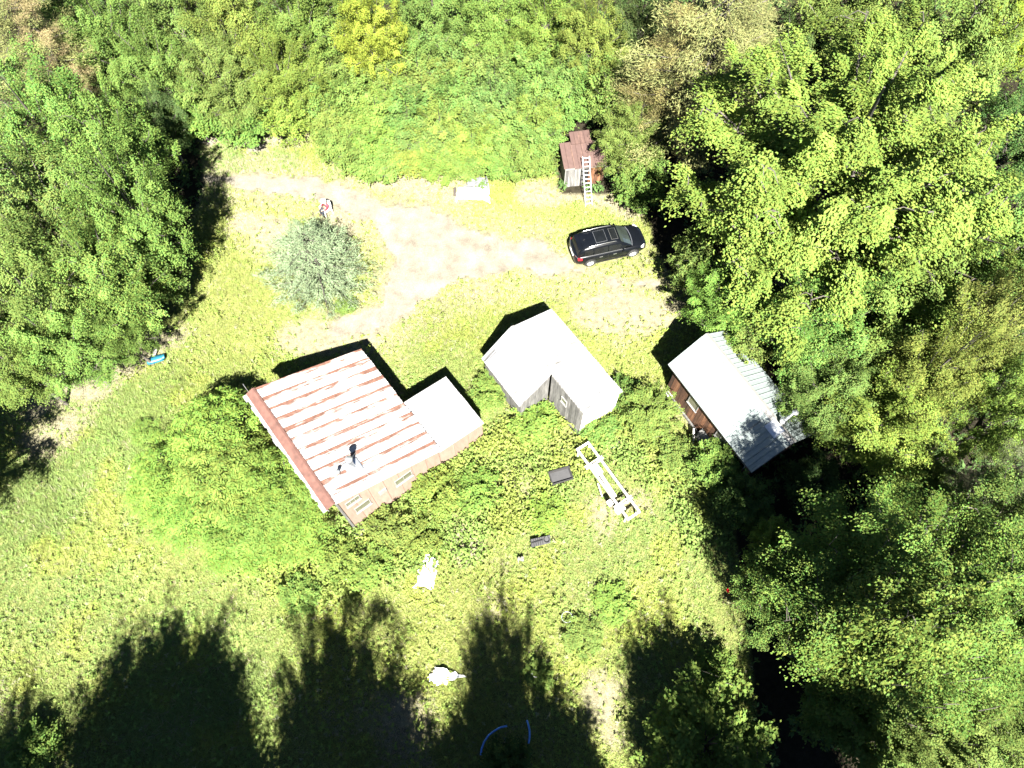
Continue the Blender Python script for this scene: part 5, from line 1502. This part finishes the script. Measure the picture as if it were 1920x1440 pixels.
def meadow_grass():
    rng = np.random.default_rng(77)
    x, y = scatter(rng, 95)
    dm, st, br = dirt_mask(x, y), straw_mask(x, y), bramble_mask(x, y)
    keep = rng.random(len(x)) < np.clip(1.0 - 0.985 * sstep(0.15, 0.7, dm) - 0.35 * st, 0.02, 1) * (1 - 0.5 * br)
    x, y, st, dm = x[keep], y[keep], st[keep], dm[keep]
    tall = (0.12 + 0.24 * sstep(0.4, 0.8, NA(x + 9, y)) + 0.10 * NB(x, y)) * (1 - 0.55 * st) * (1 - 0.5 * dm)
    cl = grass_colours(x, y, rng, np.maximum(st, dm))
    nb = 5
    n = len(x)
    xi, yi, ti = np.repeat(x, nb), np.repeat(y, nb), np.repeat(tall, nb)
    m = len(xi)
    phi = rng.uniform(0, 6.283, m); ln = ti * rng.uniform(0.7, 1.35, m); tilt = rng.uniform(0.55, 1.3, m)
    wind = 0.5 + 2.0 * (NA(xi, yi) - 0.5)
    ox, oy = rng.normal(0, 0.05, m), rng.normal(0, 0.05, m)
    zb = ground_z(xi, yi)
    B = np.stack([xi + ox, yi + oy, zb - 0.01], 1)
    D = np.stack([np.cos(phi) * np.sin(tilt), np.sin(phi) * np.sin(tilt), np.cos(tilt)], 1)
    S = np.stack([-np.sin(phi), np.cos(phi), np.zeros(m)], 1) * rng.uniform(0.012, 0.028, (m, 1))
    tip = B + D * ln[:, None]
    V = np.stack([B - S, B + S, tip], 1).reshape(-1, 3)
    F = np.arange(m * 3).reshape(-1, 3)
    c = np.ones((m, 4)); c[:, :3] = np.repeat(cl, nb, 0) * rng.uniform(0.87, 1.13, (m, 1))
    me = np_mesh('meadow_grass', V, F, {'col': ('FACE', 'FLOAT_COLOR', c)})
    o = link('meadow_grass', me, M['grass'])
    tag(o, 'sunlit green and straw-coloured meadow grass', 'grass', kind='stuff')

def weeds():
    rng = np.random.default_rng(78)
    x, y = scatter(rng, 14)
    dm, st, br = dirt_mask(x, y), straw_mask(x, y), bramble_mask(x, y)
    lush = sstep(0.38, 0.6, NB(x + 40, y - 15))
    keep = rng.random(len(x)) < np.clip((0.25 + 0.75 * lush) * (1 - dm) ** 2 * (1 - 0.7 * st), 0, 1)
    x, y = x[keep], y[keep]
    cl = grass_colours(x, y, rng, np.zeros(len(x))) * np.array([[0.95, 1.08, 0.9]])
    h = (0.08 + 0.26 * rng.random(len(x)) * (0.4 + NA(x, y))) * np.where(NC(x - 3, y + 4) > 0.66, 2.3, 1.0)
    nb = 8
    xi, yi, hi = np.repeat(x, nb), np.repeat(y, nb), np.repeat(h, nb)
    m = len(xi)
    phi = rng.uniform(0, 6.283, m)
    L = rng.uniform(0.07, 0.17, m)
    A = np.stack([np.cos(phi), np.sin(phi), rng.uniform(-0.4, 0.4, m)], 1)
    P = np.stack([xi, yi, ground_z(xi, yi) + hi * rng.uniform(0.45, 1.0, m)], 1) + A * L[:, None] * 0.5
    Nn = np.array([[0, 0, 1.0]]) + rng.normal(0, 0.3, (m, 3))
    V, F = leaves(P, Nn, A, L, np.full(m, 0.42), 0.06)
    c = np.ones((m, 4)); c[:, :3] = np.repeat(cl, nb, 0) * rng.uniform(0.85, 1.15, (m, 1))
    me = np_mesh('meadow_weeds', V, F, {'col': ('FACE', 'FLOAT_COLOR', c)})
    tag(link('meadow_weeds', me, M['grass']), 'low leafy weeds spread through the meadow', 'weeds', kind='stuff')

def brambles():
    rng = np.random.default_rng(79)
    x, y = scatter(rng, 170, -18, 14, 2, 24)
    br = bramble_mask(x, y)
    keep = rng.random(len(x)) < br * (0.35 + 0.65 * sstep(0.3, 0.55, NC(x, y)))
    x, y, br = x[keep], y[keep], br[keep]
    m = len(x)
    hh = (0.25 + 0.85 * NC(x + 3, y + 8)) * (0.4 + 0.6 * br)
    z = ground_z(x, y) + hh * np.sqrt(rng.random(m))
    phi = rng.uniform(0, 6.283, m)
    A = np.stack([np.cos(phi), np.sin(phi), rng.uniform(-0.5, 0.3, m)], 1)
    Nn = np.array([[0, 0, 1.0]]) + rng.normal(0, 0.4, (m, 3))
    V, F = leaves(np.stack([x, y, z], 1), Nn, A, rng.uniform(0.12, 0.24, m), np.full(m, 0.62), 0.1)
    t = sstep(0.4, 0.65, NB(x + 7, y))[:, None]
    cl = np.array([[0.110, 0.168, 0.037]]) * (1 - t) + np.array([[0.142, 0.177, 0.037]]) * t
    c = np.ones((m, 4)); c[:, :3] = 1.15 * cl * rng.uniform(0.65, 1.35, (m, 1))
    me = np_mesh('brambles', V, F, {'col': ('FACE', 'FLOAT_COLOR', c)})
    tag(link('brambles', me, M['grass']), 'tangle of bright green brambles around the house and sheds', 'brambles', kind='stuff')

def understory():
    """ferns and seedlings on the forest floor"""
    rng = np.random.default_rng(80)
    n = 26000
    x, y = rng.uniform(-42, 42, n), rng.uniform(-8, 56, n)
    k = ~in_poly(x, y, CLEARING) & (NB(x, y) > 0.42)
    for f in FOOT: k &= ~in_poly(x, y, f)
    x, y = x[k], y[k]
    nb = 7
    xi, yi = np.repeat(x, nb), np.repeat(y, nb); m = len(xi)
    phi = rng.uniform(0, 6.283, m); L = rng.uniform(0.18, 0.4, m)
    A = np.stack([np.cos(phi), np.sin(phi), rng.uniform(-0.3, 0.3, m)], 1)
    P = np.stack([xi, yi, ground_z(xi, yi) + rng.uniform(0.15, 0.6, m)], 1) + A * L[:, None] * 0.5
    V, F = leaves(P, np.array([[0, 0, 1.0]]) + rng.normal(0, 0.3, (m, 3)), A, L, np.full(m, 0.4), 0.05)
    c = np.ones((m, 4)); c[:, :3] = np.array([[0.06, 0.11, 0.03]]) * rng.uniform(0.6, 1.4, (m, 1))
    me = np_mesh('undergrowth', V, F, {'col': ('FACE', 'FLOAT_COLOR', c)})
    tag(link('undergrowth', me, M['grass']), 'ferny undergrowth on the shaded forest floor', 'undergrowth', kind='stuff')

meadow_grass(); weeds(); brambles(); understory()

def woodland_beyond():
    """the same wood going on outside the picture, one closed canopy"""
    rng = np.random.default_rng(81)
    n = 62000
    x, y = rng.uniform(-75, 75, n), rng.uniform(-5, 80, n)
    k = (y > 55) | (np.abs(x) > 47)
    x, y = x[k], y[k]
    n = len(x)
    nz = Noise(60, 7.0)
    hgt = 5.0 + 9.0 * nz(x, y, 3)
    z = hgt - np.abs(rng.normal(0, 0.9, n))
    phi = rng.uniform(0, 6.283, n)
    A = np.stack([np.cos(phi), np.sin(phi), rng.uniform(-0.5, 0.2, n)], 1)
    V, F = leaves(np.stack([x, y, z], 1), np.array([[0, -0.1, 1.0]]) + rng.normal(0, 0.3, (n, 3)), A, rng.uniform(0.4, 0.75, n), np.full(n, 0.6), 0.1)
    c = np.ones((n, 4)); c[:, :3] = (np.array([[0.105, 0.165, 0.042]]) * (0.7 + 0.6 * nz(x + 50, y, 2))[:, None]) * rng.uniform(0.7, 1.3, (n, 1))
    me = np_mesh('woodland', V, F, {'col': ('FACE', 'FLOAT_COLOR', c)})
    tag(link('woodland', me, M['grass']), 'closed green canopy of the wood beyond the clearing', 'woodland', kind='stuff')
woodland_beyond()
